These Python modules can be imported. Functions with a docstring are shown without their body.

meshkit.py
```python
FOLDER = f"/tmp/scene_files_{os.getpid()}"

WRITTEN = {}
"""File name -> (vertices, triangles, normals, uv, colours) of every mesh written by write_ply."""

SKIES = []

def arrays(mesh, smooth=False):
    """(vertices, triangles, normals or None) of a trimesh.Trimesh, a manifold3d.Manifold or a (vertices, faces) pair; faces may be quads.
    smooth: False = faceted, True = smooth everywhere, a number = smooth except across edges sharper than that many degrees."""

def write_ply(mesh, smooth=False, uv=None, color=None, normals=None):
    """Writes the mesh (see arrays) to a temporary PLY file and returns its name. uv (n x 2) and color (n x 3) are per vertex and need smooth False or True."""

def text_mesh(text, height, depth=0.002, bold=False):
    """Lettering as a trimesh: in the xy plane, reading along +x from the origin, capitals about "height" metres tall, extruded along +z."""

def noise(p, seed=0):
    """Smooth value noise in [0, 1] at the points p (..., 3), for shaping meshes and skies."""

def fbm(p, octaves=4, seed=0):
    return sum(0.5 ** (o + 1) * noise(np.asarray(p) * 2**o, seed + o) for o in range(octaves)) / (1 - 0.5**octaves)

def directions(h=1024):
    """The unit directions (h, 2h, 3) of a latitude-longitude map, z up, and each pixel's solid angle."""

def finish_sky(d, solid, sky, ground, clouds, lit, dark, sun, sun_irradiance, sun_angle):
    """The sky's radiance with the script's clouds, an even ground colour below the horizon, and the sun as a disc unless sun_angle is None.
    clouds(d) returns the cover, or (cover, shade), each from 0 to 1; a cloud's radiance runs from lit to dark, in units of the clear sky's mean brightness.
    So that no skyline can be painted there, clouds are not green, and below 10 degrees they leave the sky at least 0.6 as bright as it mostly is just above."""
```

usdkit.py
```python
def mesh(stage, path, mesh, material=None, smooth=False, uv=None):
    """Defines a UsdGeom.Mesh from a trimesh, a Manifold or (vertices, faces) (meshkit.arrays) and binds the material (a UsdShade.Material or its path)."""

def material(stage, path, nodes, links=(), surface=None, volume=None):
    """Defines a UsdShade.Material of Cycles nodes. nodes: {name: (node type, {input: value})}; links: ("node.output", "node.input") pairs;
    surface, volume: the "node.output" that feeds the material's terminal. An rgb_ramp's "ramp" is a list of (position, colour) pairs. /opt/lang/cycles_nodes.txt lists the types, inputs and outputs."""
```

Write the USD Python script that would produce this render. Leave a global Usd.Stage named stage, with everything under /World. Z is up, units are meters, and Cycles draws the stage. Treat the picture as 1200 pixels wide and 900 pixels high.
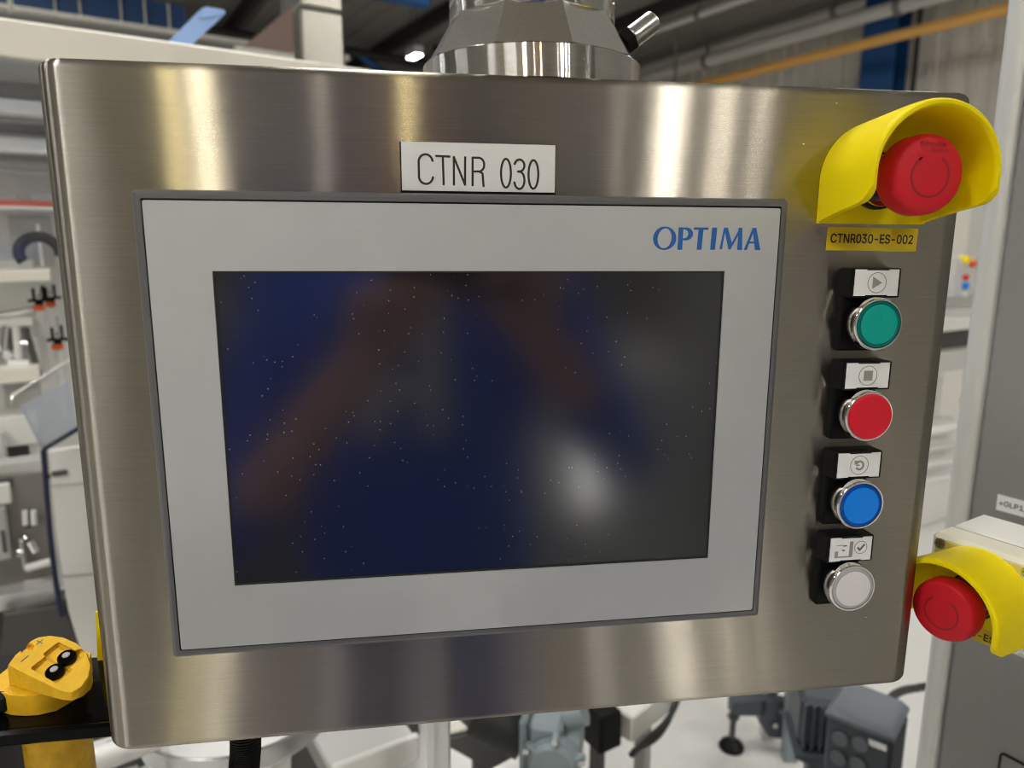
import math, random
import numpy as np
import trimesh
import manifold3d as m3
from manifold3d import Manifold, CrossSection
from shapely.geometry import Polygon, LineString, Point, box as sbox
from shapely import affinity
from shapely.ops import unary_union
from pxr import Usd, UsdGeom, UsdLux, UsdShade, Gf, Sdf
import usdkit, meshkit

random.seed(7)
RNG = np.random.RandomState(7)
stage = Usd.Stage.CreateInMemory()
UsdGeom.SetStageUpAxis(stage, UsdGeom.Tokens.z)
UsdGeom.SetStageMetersPerUnit(stage, 1.0)
UsdGeom.Xform.Define(stage, '/World')
UsdGeom.Scope.Define(stage, '/World/Looks')

# ---------------------------------------------------------------- camera
ZP = 1.35                                    # height of the middle of the control panel
FPX = 844.0                                  # focal length in pixels of a 1200 wide frame
CAM = np.array([-0.0374, -0.3733, 0.0936 + ZP])
YAW, PITCH, ROLL = np.radians(8.23), np.radians(-10.63), np.radians(0.25)
FW = np.array([math.sin(YAW) * math.cos(PITCH), math.cos(YAW) * math.cos(PITCH), math.sin(PITCH)])
RT = np.array([math.cos(YAW), -math.sin(YAW), 0.0])
UP = np.cross(RT, FW)
RT, UP = math.cos(ROLL) * RT + math.sin(ROLL) * UP, math.cos(ROLL) * UP - math.sin(ROLL) * RT
cam = UsdGeom.Camera.Define(stage, '/World/camera')
cm = np.eye(4); cm[:3, 0], cm[:3, 1], cm[:3, 2], cm[:3, 3] = RT, UP, -FW, CAM
cam.AddTransformOp().Set(Gf.Matrix4d(*cm.T.ravel().tolist()))
cam.CreateHorizontalApertureAttr(36.0); cam.CreateVerticalApertureAttr(27.0)
cam.CreateFocalLengthAttr(FPX * 36.0 / 1200.0)
cam.CreateClippingRangeAttr(Gf.Vec2f(0.01, 200.0))
cam.CreateFStopAttr(8.0); cam.CreateFocusDistanceAttr(0.40)
EXPOSURE = -0.15
cam.CreateExposureAttr(EXPOSURE)

# ---------------------------------------------------------------- lamp levels (the lamps hang from the hall roof, see hall_lamp below)
L_HALL = 40.0        # radiance of an ordinary hall lamp
L_AISLE = 165.0        # radiance of the dimmer lamps far down the aisle behind the photographer

# ---------------------------------------------------------------- helpers: materials
MATS = {}
def mat(name, color, rough=0.5, metal=0.0, spec=0.5, var=0.0, vscale=20.0, bump=0.0, bscale=400.0, **kw):
    """principled surface with an optional mottled tone and fine relief"""
    nodes = {'p': ('principled_bsdf', {'base_color': color, 'roughness': rough, 'metallic': metal, 'specular_ior_level': spec, **kw})}
    links = []
    if var or bump:
        nodes['g'] = ('geometry', {})
    if var:
        nodes['n'] = ('noise_texture', {'scale': vscale, 'detail': 4.0, 'roughness': 0.6})
        nodes['r'] = ('rgb_ramp', {'ramp': [(0.25, tuple(c * (1 - var) for c in color)), (0.75, tuple(min(1, c * (1 + var)) for c in color))]})
        links += [('g.position', 'n.vector'), ('n.fac', 'r.fac'), ('r.color', 'p.base_color')]
    if bump:
        nodes['bn'] = ('noise_texture', {'scale': bscale, 'detail': 3.0})
        nodes['b'] = ('bump', {'strength': bump, 'distance': 0.001})
        links += [('g.position', 'bn.vector'), ('bn.fac', 'b.height'), ('b.normal', 'p.normal')]
    MATS[name] = usdkit.material(stage, '/World/Looks/' + name, nodes, links, surface='p.BSDF')
    return MATS[name]

def emit(name, color, strength):
    MATS[name] = usdkit.material(stage, '/World/Looks/' + name, {'e': ('emission', {'color': color, 'strength': strength})}, [], surface='e.emission')

def brushed(name, color, alpha=0.05, aniso=0.86, wide=0.30, wide_rough=0.42, tangent=(0, 0.03, 1), grain=(25, 25, 2400), relief=0.05, specks=True):
    """brushed stainless steel: a streak lobe stretched along the tangent (across the grain) and a wider soft lobe; small pale scratches and dust"""
    nodes = {'g': ('geometry', {}),
             'm': ('vector_math', {'math_type': 'multiply', 'vector2': grain}),
             'n': ('noise_texture', {'scale': 1.0, 'detail': 3.0, 'roughness': 0.65}),
             'r': ('rgb_ramp', {'ramp': [(0.25, tuple(c * 0.88 for c in color)), (0.75, tuple(min(1, c * 1.1) for c in color))]}),
             't': ('combine_xyz', {'x': tangent[0], 'y': tangent[1], 'z': tangent[2]}),
             'b': ('bump', {'strength': relief, 'distance': 0.0004}),
             's1': ('glossy_bsdf', {'distribution': 'ggx', 'roughness': math.sqrt(alpha), 'anisotropy': -aniso}),
             's2': ('glossy_bsdf', {'distribution': 'multi_ggx', 'roughness': wide_rough, 'anisotropy': -0.25}),
             'p': ('mix_closure', {'fac': wide})}
    links = [('g.position', 'm.vector1'), ('m.vector', 'n.vector'), ('n.fac', 'r.fac'), ('t.vector', 's1.tangent'), ('t.vector', 's2.tangent'),
             ('n.fac', 'b.height'), ('b.normal', 's1.normal'), ('b.normal', 's2.normal'), ('s1.BSDF', 'p.closure1'), ('s2.BSDF', 'p.closure2')]
    if specks:
        nodes.update({'v': ('voronoi_texture', {'scale': 130.0, 'feature': 'f1'}),
                      'sm': ('vector_math', {'math_type': 'multiply', 'vector2': (0.45, 1, 1)}),
                      'lt': ('math', {'math_type': 'less_than', 'value2': 0.042}),
                      'ms': ('noise_texture', {'scale': 14.0, 'detail': 2.0}),
                      'mg': ('math', {'math_type': 'greater_than', 'value2': 0.60}),
                      'mu': ('math', {'math_type': 'multiply'}),
                      'dd': ('diffuse_bsdf', {'color': (0.8, 0.78, 0.74)}), 'm2': ('mix_closure', {})})
        links += [('g.position', 'sm.vector1'), ('sm.vector', 'v.vector'), ('v.distance', 'lt.value1'), ('g.position', 'ms.vector'), ('ms.fac', 'mg.value1'),
                  ('lt.value', 'mu.value1'), ('mg.value', 'mu.value2'), ('mu.value', 'm2.fac'), ('p.closure', 'm2.closure1'), ('dd.BSDF', 'm2.closure2')]
    links += [('r.color', 's1.color'), ('r.color', 's2.color')]
    MATS[name] = usdkit.material(stage, '/World/Looks/' + name, nodes, links, surface='m2.closure' if specks else 'p.closure')

def pane_mat(name, tint, haze, rough=0.05):
    """clear polycarbonate sheet: light passes, a little is mirrored, a little haze"""
    MATS[name] = usdkit.material(stage, '/World/Looks/' + name, {
        'f': ('fresnel', {'IOR': 1.5}), 't': ('transparent_bsdf', {'color': tint}), 'g': ('glossy_bsdf', {'color': (0.9, 0.93, 1.0), 'roughness': rough}),
        'd': ('diffuse_bsdf', {'color': (0.75, 0.8, 0.9)}), 'a': ('mix_closure', {}), 'b': ('mix_closure', {'fac': haze})},
        [('f.fac', 'a.fac'), ('t.BSDF', 'a.closure1'), ('g.BSDF', 'a.closure2'), ('a.closure', 'b.closure1'), ('d.BSDF', 'b.closure2')], surface='b.closure')

# ---------------------------------------------------------------- helpers: shapes
def tri(m):
    if isinstance(m, Manifold):
        q = m.to_mesh(); return trimesh.Trimesh(q.vert_properties[:, :3], q.tri_verts, process=False)
    return m
def cat(*ms):
    flat = []
    for m in ms:
        flat += [tri(x) for x in m] if isinstance(m, (list, tuple)) else [tri(m)]
    return trimesh.util.concatenate(flat)
def hull(pts): return Manifold.hull_points(np.asarray(pts, float))
def cbox(x0, x1, y0, y1, z0, z1, c=0.0):
    """box with chamfered edges"""
    if x1 < x0: x0, x1 = x1, x0
    if y1 < y0: y0, y1 = y1, y0
    if z1 < z0: z0, z1 = z1, z0
    c = min(c, 0.45 * min(x1 - x0, y1 - y0, z1 - z0))
    if c <= 0:
        return hull([(x, y, z) for x in (x0, x1) for y in (y0, y1) for z in (z0, z1)])
    P = []
    for sx, x in ((1, x0), (-1, x1)):
        for sy, y in ((1, y0), (-1, y1)):
            for sz, z in ((1, z0), (-1, z1)):
                P += [(x, y + sy * c, z + sz * c), (x + sx * c, y, z + sz * c), (x + sx * c, y + sy * c, z)]
    return hull(P)
def frame_of(d):
    d = np.asarray(d, float) / np.linalg.norm(d)
    a = np.cross(d, (0, 0, 1.0) if abs(d[2]) < 0.9 else (1.0, 0, 0)); a /= np.linalg.norm(a)
    return a, np.cross(d, a), d
def cyl(p0, p1, r0, r1=None, n=24):
    p0, p1 = np.asarray(p0, float), np.asarray(p1, float); r1 = r0 if r1 is None else r1
    a, b, d = frame_of(p1 - p0); th = np.arange(n) * 2 * np.pi / n
    ring = np.outer(np.cos(th), a) + np.outer(np.sin(th), b)
    return hull(np.vstack([p0 + r0 * ring, p1 + r1 * ring]))
def tube(path, r, n=12):
    """round tube along a polyline"""
    path = np.asarray(path, float); V, F = [], []
    t = np.gradient(path, axis=0); t /= np.linalg.norm(t, axis=1)[:, None]
    a = frame_of(t[0])[0]; th = np.arange(n) * 2 * np.pi / n
    for i, p in enumerate(path):
        a = a - t[i] * (a @ t[i]); a /= np.linalg.norm(a); b = np.cross(t[i], a)
        V.append(p + r * (np.outer(np.cos(th), a) + np.outer(np.sin(th), b)))
    m = len(path)
    for i in range(m - 1):
        for k in range(n):
            q = (k + 1) % n
            F += [(i * n + k, i * n + q, (i + 1) * n + q), (i * n + k, (i + 1) * n + q, (i + 1) * n + k)]
    V = np.vstack(V + [path[:1], path[-1:]])
    for k in range(n):
        q = (k + 1) % n
        F += [(m * n, q, k), (m * n + 1, (m - 1) * n + k, (m - 1) * n + q)]
    return trimesh.Trimesh(V, F, process=False)
def curve(pts, n=24):
    """smooth path through points (Catmull-Rom)"""
    P = np.asarray(pts, float); P = np.vstack([2 * P[0] - P[1], P, 2 * P[-1] - P[-2]]); out = []
    for i in range(1, len(P) - 2):
        for t in np.linspace(0, 1, n, endpoint=False):
            out.append(0.5 * ((2 * P[i]) + (P[i + 1] - P[i - 1]) * t + (2 * P[i - 1] - 5 * P[i] + 4 * P[i + 1] - P[i + 2]) * t**2 + (3 * P[i] - P[i - 1] - 3 * P[i + 1] + P[i + 2]) * t**3))
    return np.vstack(out + [P[-2]])
def lathe(profile, n=64):
    """closed solid of revolution about local z; profile = [(r, z), ...] from axis to axis"""
    return trimesh.creation.revolve(np.asarray(profile, float), sections=n)
def extr(poly, h):
    gs = getattr(poly, 'geoms', [poly])
    return cat([trimesh.creation.extrude_polygon(g, h, engine='earcut') for g in gs if g.area > 1e-12])
def bprism(poly, h, bev):
    """convex polygon extruded along +z with a rounded upper edge"""
    P = []
    for inset, z in ((0, 0), (0, h - bev), (bev * 0.3, h - bev * 0.3), (bev, h)):
        q = poly.buffer(-inset) if inset else poly
        P += [(x, y, z) for x, y in q.exterior.coords[:-1]]
    return hull(P)
def rrect(x0, y0, x1, y1, r, n=6): return sbox(x0 + r, y0 + r, x1 - r, y1 - r).buffer(r, quad_segs=n)
FR = np.eye(4); FR[:3, :3] = [[1, 0, 0], [0, 0, -1], [0, 1, 0]]
def front(mesh, y=0.0):
    """local (u right, v up, w towards the viewer) -> panel frame, w = 0 at depth y"""
    q = tri(mesh).copy(); q.apply_transform(FR); q.apply_translation((0, y, 0)); return q
def moved(mesh, M=None, t=None):
    q = tri(mesh).copy()
    if M is not None: q.apply_transform(M)
    if t is not None: q.apply_translation(t)
    return q
def rotz(deg, loc=(0, 0, 0)):
    a = math.radians(deg); M = np.eye(4); M[:2, :2] = [[math.cos(a), -math.sin(a)], [math.sin(a), math.cos(a)]]; M[:3, 3] = loc; return M
def basis(x, y, z, o):
    M = np.eye(4); M[:3, 0], M[:3, 1], M[:3, 2], M[:3, 3] = x, y, z, o; return M

# ---------------------------------------------------------------- helpers: prims
def fresh(parent, name):
    k, p = 0, f'{parent}/{name}'
    while stage.GetPrimAtPath(p):
        k += 1; p = f'{parent}/{name}_{k:03d}'
    return p
def tag(prim, label=None, category=None, group=None, kind=None):
    for k, v in (('label', label), ('category', category), ('group', group), ('kind', kind)):
        if v: prim.SetCustomDataByKey(k, v)
    return prim
def thing(name, label, category, M=None, group=None):
    x = UsdGeom.Xform.Define(stage, fresh('/World', name))
    if M is not None: x.AddTransformOp().Set(Gf.Matrix4d(*np.asarray(M).T.ravel().tolist()))
    return tag(x.GetPrim(), label, category, group)
def part(parent, name, mesh, material, label=None, smooth=35, kind=None):
    m = usdkit.mesh(stage, fresh(str(parent.GetPath()), name), tri(mesh), MATS[material], smooth=smooth)
    return tag(m.GetPrim(), label, kind=kind)
def solo(name, mesh, material, label, category, group=None, M=None, smooth=35):
    m = usdkit.mesh(stage, fresh('/World', name), tri(mesh), MATS[material], smooth=smooth)
    if M is not None: m.AddTransformOp().Set(Gf.Matrix4d(*np.asarray(M).T.ravel().tolist()))
    return tag(m.GetPrim(), label, category, group)
def struct(name, mesh, material, smooth=35):
    return tag(usdkit.mesh(stage, '/World/' + name, tri(mesh), MATS[material], smooth=smooth).GetPrim(), kind='structure')
def copy_of(src, name, label, M, group=None):
    x = UsdGeom.Xform.Define(stage, fresh('/World', name))
    x.GetPrim().GetReferences().AddInternalReference(src.GetPath())
    x.ClearXformOpOrder(); x.GetPrim().RemoveProperty('xformOp:transform')
    x.MakeMatrixXform().Set(Gf.Matrix4d(*np.asarray(M).T.ravel().tolist()))
    x.GetPrim().SetInstanceable(True)
    was = src.GetCustomData()
    return tag(x.GetPrim(), label, was['category'], group or was.get('group'))

# where a line of sight meets a plane of the place
def ray(px, py):
    d = FW * FPX + RT * (px - 600) + UP * (450 - py); return d / np.linalg.norm(d)
def at(px, py, dist):
    d = ray(px, py); return CAM + d * dist / math.hypot(d[0], d[1])
def onZ(px, py, z):
    d = ray(px, py); return CAM + d * (z - CAM[2]) / d[2]
HDEG = 24.0                                  # the hall, its machines and the grey cabinet stand turned to the control panel
HM = rotz(HDEG)
HX, HY = HM[:3, 0], HM[:3, 1]
def hl(x, y, z=0.0): return HX * x + HY * y + np.array([0, 0, z])
def hp(px, py, axis, value):
    """point in hall coordinates where the line of sight meets hall x / y = value"""
    d, n = ray(px, py), (HX, HY)[axis]
    p = CAM + d * (value - CAM @ n) / (d @ n)
    return np.array([p @ HX, p @ HY, p[2]])

# ---------------------------------------------------------------- materials
brushed('brushed_steel', (0.385, 0.355, 0.31), wide=0.12, alpha=0.055, aniso=0.85, relief=0.0)
brushed('machined_steel', (0.66, 0.64, 0.61), alpha=0.02, aniso=0.8, wide=0.12, wide_rough=0.3, tangent=(0, 0.03, 1), grain=(60, 60, 1800), relief=0.0, specks=False)
brushed('cone_steel', (0.72, 0.69, 0.65), alpha=0.03, aniso=0.6, wide=0.15, tangent=(0, 0.03, 1), grain=(900, 900, 900), relief=0.01, specks=False)
brushed('column_steel', (0.40, 0.375, 0.32), alpha=0.10, aniso=0.4, wide=0.4, grain=(20, 20, 500), relief=0.05, specks=False)
mat('bezel_grey', (0.115, 0.115, 0.118), 0.25, spec=0.6)
mat('foil_silver', (0.46, 0.47, 0.475), 0.5, metal=0.2, var=0.02, vscale=60)
mat('black_gap', (0.012, 0.012, 0.012), 0.6)
mat('black_plastic', (0.006, 0.006, 0.006), 0.42, spec=0.18)
mat('black_gloss', (0.002, 0.002, 0.002), 0.08, spec=0.12)
mat('black_rubber', (0.009, 0.009, 0.009), 0.6, spec=0.2, bump=0.3, bscale=900)
mat('chrome', (0.78, 0.77, 0.75), 0.09, metal=1.0)
mat('chrome_dull', (0.62, 0.62, 0.62), 0.25, metal=1.0)
mat('white_plate', (0.72, 0.72, 0.71), 0.45)
mat('white_label', (0.90, 0.90, 0.88), 0.5)
mat('ink_black', (0.01, 0.01, 0.01), 0.5)
mat('ink_grey', (0.33, 0.30, 0.27), 0.5)
mat('ink_dark_grey', (0.16, 0.15, 0.14), 0.5)
mat('logo_blue', (0.005, 0.11, 0.40), 0.4)
mat('guard_yellow', (0.98, 0.78, 0.001), 0.45, spec=0.15)
mat('label_yellow', (0.72, 0.52, 0.01), 0.45, spec=0.3)
mat('stop_red', (0.66, 0.010, 0.022), 0.48, spec=0.3, bump=0.10, bscale=1500)
mat('cap_green', (0.0, 0.40, 0.32), 0.3, spec=0.3)
mat('cap_green_rim', (0.0, 0.15, 0.125), 0.15, spec=0.3)
mat('cap_red', (0.78, 0.012, 0.03), 0.35, spec=0.3)
mat('cap_blue', (0.0, 0.25, 0.95), 0.3, spec=0.3)
mat('cap_blue_rim', (0.0, 0.07, 0.40), 0.15, spec=0.3)
mat('cap_white', (0.78, 0.76, 0.75), 0.25)
mat('cap_clear_rim', (0.45, 0.44, 0.43), 0.12)
mat('remote_yellow', (0.80, 0.46, 0.012), 0.55, spec=0.35, var=0.10, vscale=160, bump=0.35, bscale=700)
mat('grip_yellow', (0.72, 0.42, 0.012), 0.6, var=0.25, vscale=90, bump=0.7, bscale=260)
mat('box_ivory', (0.76, 0.72, 0.58), 0.45)
mat('box_white', (0.78, 0.76, 0.70), 0.5)
mat('lid_yellow', (0.72, 0.62, 0.25), 0.45)
mat('cabinet_grey', (0.27, 0.27, 0.255), 0.5, spec=0.3, var=0.04, vscale=300)
mat('post_grey', (0.66, 0.66, 0.64), 0.42, metal=0.2)
mat('machine_cream', (0.78, 0.74, 0.65), 0.5)
mat('machine_white', (0.80, 0.79, 0.77), 0.45)
mat('machine_grey', (0.42, 0.42, 0.41), 0.5)
mat('machine_pale', (0.62, 0.62, 0.60), 0.5)
mat('machine_dark', (0.075, 0.075, 0.072), 0.5)
mat('bed_grey', (0.26, 0.25, 0.235), 0.4, metal=0.4)
mat('aluminium', (0.72, 0.72, 0.71), 0.35, metal=0.8)
mat('orange_plastic', (0.80, 0.13, 0.02), 0.5)
mat('red_line', (0.55, 0.10, 0.07), 0.5)
mat('motor_grey', (0.055, 0.065, 0.078), 0.5)
mat('motor_pale', (0.125, 0.14, 0.155), 0.5)
mat('gear_grey', (0.24, 0.285, 0.30), 0.45)
mat('cable_black', (0.012, 0.013, 0.012), 0.5)
mat('edge_blue', (0.012, 0.014, 0.05), 0.25)
mat('acrylic_blue', (0.33, 0.50, 0.86), 0.25)
mat('cladding', (0.74, 0.69, 0.61), 0.6, var=0.08, vscale=1.5)
mat('roof_sheet', (0.30, 0.285, 0.26), 0.7, var=0.1, vscale=1.0)
mat('dark_beam', (0.035, 0.033, 0.032), 0.6)
mat('brown_panel', (0.16, 0.105, 0.085), 0.6)
mat('duct_grey', (0.12, 0.112, 0.10), 0.6)
mat('tray_galvanised', (0.46, 0.44, 0.39), 0.5, metal=0.3, var=0.2, vscale=60)
mat('window_navy', (0.006, 0.018, 0.05), 0.2)
mat('girder_navy', (0.02, 0.06, 0.16), 0.5)
mat('steel_blue', (0.012, 0.085, 0.27), 0.5)
mat('pipe_grey', (0.88, 0.87, 0.83), 0.45)
mat('pipe_orange', (0.92, 0.50, 0.13), 0.45)
mat('floor_epoxy', (0.62, 0.605, 0.57), 0.25, var=0.06, vscale=2.0)
mat('hall_wall', (0.30, 0.29, 0.27), 0.7)
mat('lamp_housing', (0.5, 0.5, 0.5), 0.5)
mat('skin', (0.66, 0.36, 0.27), 0.5)
mat('jacket_blue', (0.03, 0.11, 0.62), 0.8)
mat('shirt_grey', (0.55, 0.56, 0.58), 0.8)
mat('trouser_navy', (0.012, 0.014, 0.03), 0.85)
mat('hair_brown', (0.05, 0.03, 0.02), 0.6)
mat('shoe_black', (0.012, 0.012, 0.012), 0.4)
emit('lamp_white', (1.0, 0.995, 0.975), L_HALL)
emit('lamp_aisle', (1.0, 0.96, 0.87), L_AISLE)
emit('lamp_aisle_dim', (1.0, 0.95, 0.86), L_AISLE * 0.35)
emit('lamp_aisle_mid', (1.0, 0.94, 0.83), L_AISLE * 0.6)
emit('lamp_aisle_warm', (1.0, 0.93, 0.72), L_AISLE)
emit('lamp_aisle_yellow', (1.0, 0.86, 0.45), L_AISLE)
emit('machine_lamp', (0.93, 0.97, 1.0), 9.0)
emit('machine_light', (1.0, 0.98, 0.94), 6.0)
pane_mat('clear_guard', (0.97, 0.975, 0.985), 0.010)
pane_mat('guard_hazy', (0.85, 0.88, 0.92), 0.28)
# display glass: nearly black, mirror-like with a soft blur, strewn with dust
MATS['display_black'] = usdkit.material(stage, '/World/Looks/display_black', {
    'g': ('geometry', {}), 'v': ('voronoi_texture', {'scale': 290.0}), 'lt': ('math', {'math_type': 'less_than', 'value2': 0.078}),
    'ms': ('noise_texture', {'scale': 16.0, 'detail': 3.0}), 'mg': ('math', {'math_type': 'greater_than', 'value2': 0.50}), 'mu': ('math', {'math_type': 'multiply'}),
    'mx': ('mix_color', {'a': (0.006, 0.007, 0.010), 'b': (0.42, 0.42, 0.42)}),
    'p': ('principled_bsdf', {'roughness': 0.15, 'ior': 2.05, 'specular_ior_level': 0.5})},
    [('g.position', 'v.vector'), ('v.distance', 'lt.value1'), ('g.position', 'ms.vector'), ('ms.fac', 'mg.value1'), ('lt.value', 'mu.value1'), ('mg.value', 'mu.value2'),
     ('mu.value', 'mx.fac'), ('mx.result', 'p.base_color')], surface='p.BSDF')

# ================================================================ THE HALL (hall frame: x towards the right wall, y towards the back wall)
X0, X1, Y0, Y1 = -9.0, 9.0, -13.0, 14.0
EAVE = 4.75
def rotx90(): return basis((1, 0, 0), (0, 0, 1), (0, -1, 0), (0, 0, 0))
def H(mesh): return moved(mesh, HM)
struct('floor', H(cbox(X0 - 0.1, X1 + 0.1, Y0 - 0.1, Y1 + 0.1, -0.1, 0.0)), 'floor_epoxy')
def corrugated(length, z0, z1, pitch=0.25, depth=0.035):
    """trapezoid sheet standing on local x (0..length), ribs towards -y"""
    P = []
    n = int(length / pitch)
    for i in range(n):
        x = i * pitch
        P += [(x, 0), (x + pitch * 0.45, 0), (x + pitch * 0.55, -depth), (x + pitch * 0.9, -depth)]
    P.append((n * pitch, 0))
    return extr(Polygon(P + [(n * pitch, 0.06), (0, 0.06)]), z1 - z0).apply_translation((0, 0, z0))
struct('wall_back', H(moved(corrugated(X1 - X0, 0, EAVE), t=(X0, Y1 + 0.05, 0))), 'hall_wall')
struct('wall_right', H(moved(moved(corrugated(Y1 - Y0, 0, EAVE), rotz(-90)), t=(X1 + 0.05, Y1, 0))), 'cladding')
struct('wall_left', H(cbox(X0 - 0.1, X0, Y0, Y1, 0, EAVE)), 'hall_wall')
struct('wall_front', H(cbox(X0, X1, Y0 - 0.1, Y0, 0, EAVE)), 'duct_grey')
struct('ceiling', H(cat(cbox(X0 - .1, X1 + .1, Y0 - .1, Y1 + .1, EAVE, EAVE + .1), moved(moved(corrugated(X1 - X0, 0, Y1 - Y0, .3, .04), rotx90()), t=(X0, Y1, EAVE - .06)))), 'roof_sheet')
def roof_z(x): return EAVE - .1
# purlins under the roof
for i, x in enumerate((-6.9, -4.6, -2.3, 0.0, 2.3, 4.6, 6.9)):
    z = roof_z(x)
    struct(f'trim_{i + 1}', H(cbox(x - 0.04, x + 0.04, Y0, Y1, z - 0.18, z)), 'dark_beam')
# window band in the back wall, dark at night
for i in range(5):
    x0 = X0 + 0.5 + i * 3.5
    w = tag(UsdGeom.Xform.Define(stage, f'/World/window_{i + 1}').GetPrim(), kind='structure')
    part(w, 'window_frame', H(cat(cbox(x0 - .06, x0 + 3.26, Y1 - .06, Y1 + .02, 4.25, 4.33), cbox(x0 - .06, x0 + 3.26, Y1 - .06, Y1 + .02, 5.5, 5.56),
         [cbox(x0 + k * 0.8 - .03, x0 + k * 0.8 + .03, Y1 - .06, Y1 + .02, 4.33, 5.5) for k in range(5)])), 'dark_beam')
    for k in range(4):
        part(w, 'pane', H(cbox(x0 + k * .8 + .03, x0 + k * .8 + .77, Y1 - .04, Y1 - .02, 4.33, 5.5)), 'window_navy')
# roof trusses across the hall, blue diagonals
TRUSS = [(10.8, 'far blue roof truss near the back wall windows'), (6.2, 'near blue roof truss left of the swivel joint')]
for y, lab in TRUSS:
    t = thing('roof_truss', lab, 'roof truss')
    zt, zb = EAVE - .40, EAVE - 1.05
    def bar(a, b, w=.06): return H(cyl((a[0], y, a[1]), (b[0], y, b[1]), w, n=8))
    xr = hp(512 if y > 8 else 500, 30, 1, y)[0]
    part(t, 'top_chord', bar((X0 + .05, zt), (xr, zt), .08), 'dark_beam')
    part(t, 'bottom_chord', bar((X0 + .05, zb), (xr, zb), .08), 'steel_blue')
    part(t, 'end_post', bar((xr, zb), (xr, EAVE - .06), .07), 'dark_beam')
    xs = np.linspace(X0 + .6, xr, 11)
    for k in range(10):
        za, zc = (zt, zb) if k % 2 else (zb, zt)
        part(t, 'diagonal', bar((xs[k], za), (xs[k + 1], zc), .06), 'steel_blue' if k % 2 else 'dark_beam')

# pipes along the right wall
def pipe(name, lab, xh, z, r, m, y0=Y0 + .2, y1=Y1 - .1, every=3.0, col='roof_sheet', hang=None):
    t = thing(name, lab, 'pipe')
    part(t, 'pipe_run', H(cyl((xh, y0, z), (xh, y1, z), r, n=16)), m)
    ys = np.arange(2.0, y1 - .3, every)
    for y in ys:
        top = roof_z(xh) - .01 if hang is None else z + hang
        part(t, 'hanger', H(cat(cyl((xh, y - .04, z), (xh, y + .04, z), r * 1.25, n=16), cbox(xh - .015, xh + .015, y - .02, y + .02, z, top))), col)
    return t
pipe('water_pipe', 'thick pale grey pipe running under the roof eave at upper right', 8.55, 4.27, .085, 'pipe_grey')
pipe('air_pipe', 'slim grey pipe lying just above the thick pale pipe', 8.75, 4.50, .06, 'pipe_grey', every=4.0)
pipe('gas_pipe', 'orange pipe crossing in front of the corrugated wall cladding', 7.9, 3.76, .060, 'pipe_orange', every=6.0, col='roof_sheet')
pipe('cable_conduit', 'thin pale conduit uppermost of the pipes right of the swivel joint', 7.3, 4.47, .045, 'pipe_grey', every=5.0)
# blue steel columns of the right wall
def wall_column(px, lab):
    p = hp(px, 80, 0, X1 - .2)
    t = thing('steel_column', lab, 'column')
    x, y = X1 - .2, p[1]
    part(t, 'web', H(cbox(x - .13, x + .13, y - .012, y + .012, 0, EAVE - .05)), 'steel_blue')
    for s in (-1, 1):
        part(t, 'flange', H(cbox(x + s * .13 - .012, x + s * .13 + .012, y - .22, y + .22, 0, EAVE - .05)), 'steel_blue')
    part(t, 'base_plate', H(cbox(x - .16, x + .16, y - .25, y + .25, 0, .02)), 'steel_blue')
    part(t, 'downpipe', H(cyl((x - .17, y - .5, 0), (x - .17, y - .5, EAVE - .1), .03, n=10)), 'dark_beam')
wall_column(1035, 'blue steel column behind the orange pipe on the corrugated wall')

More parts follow.
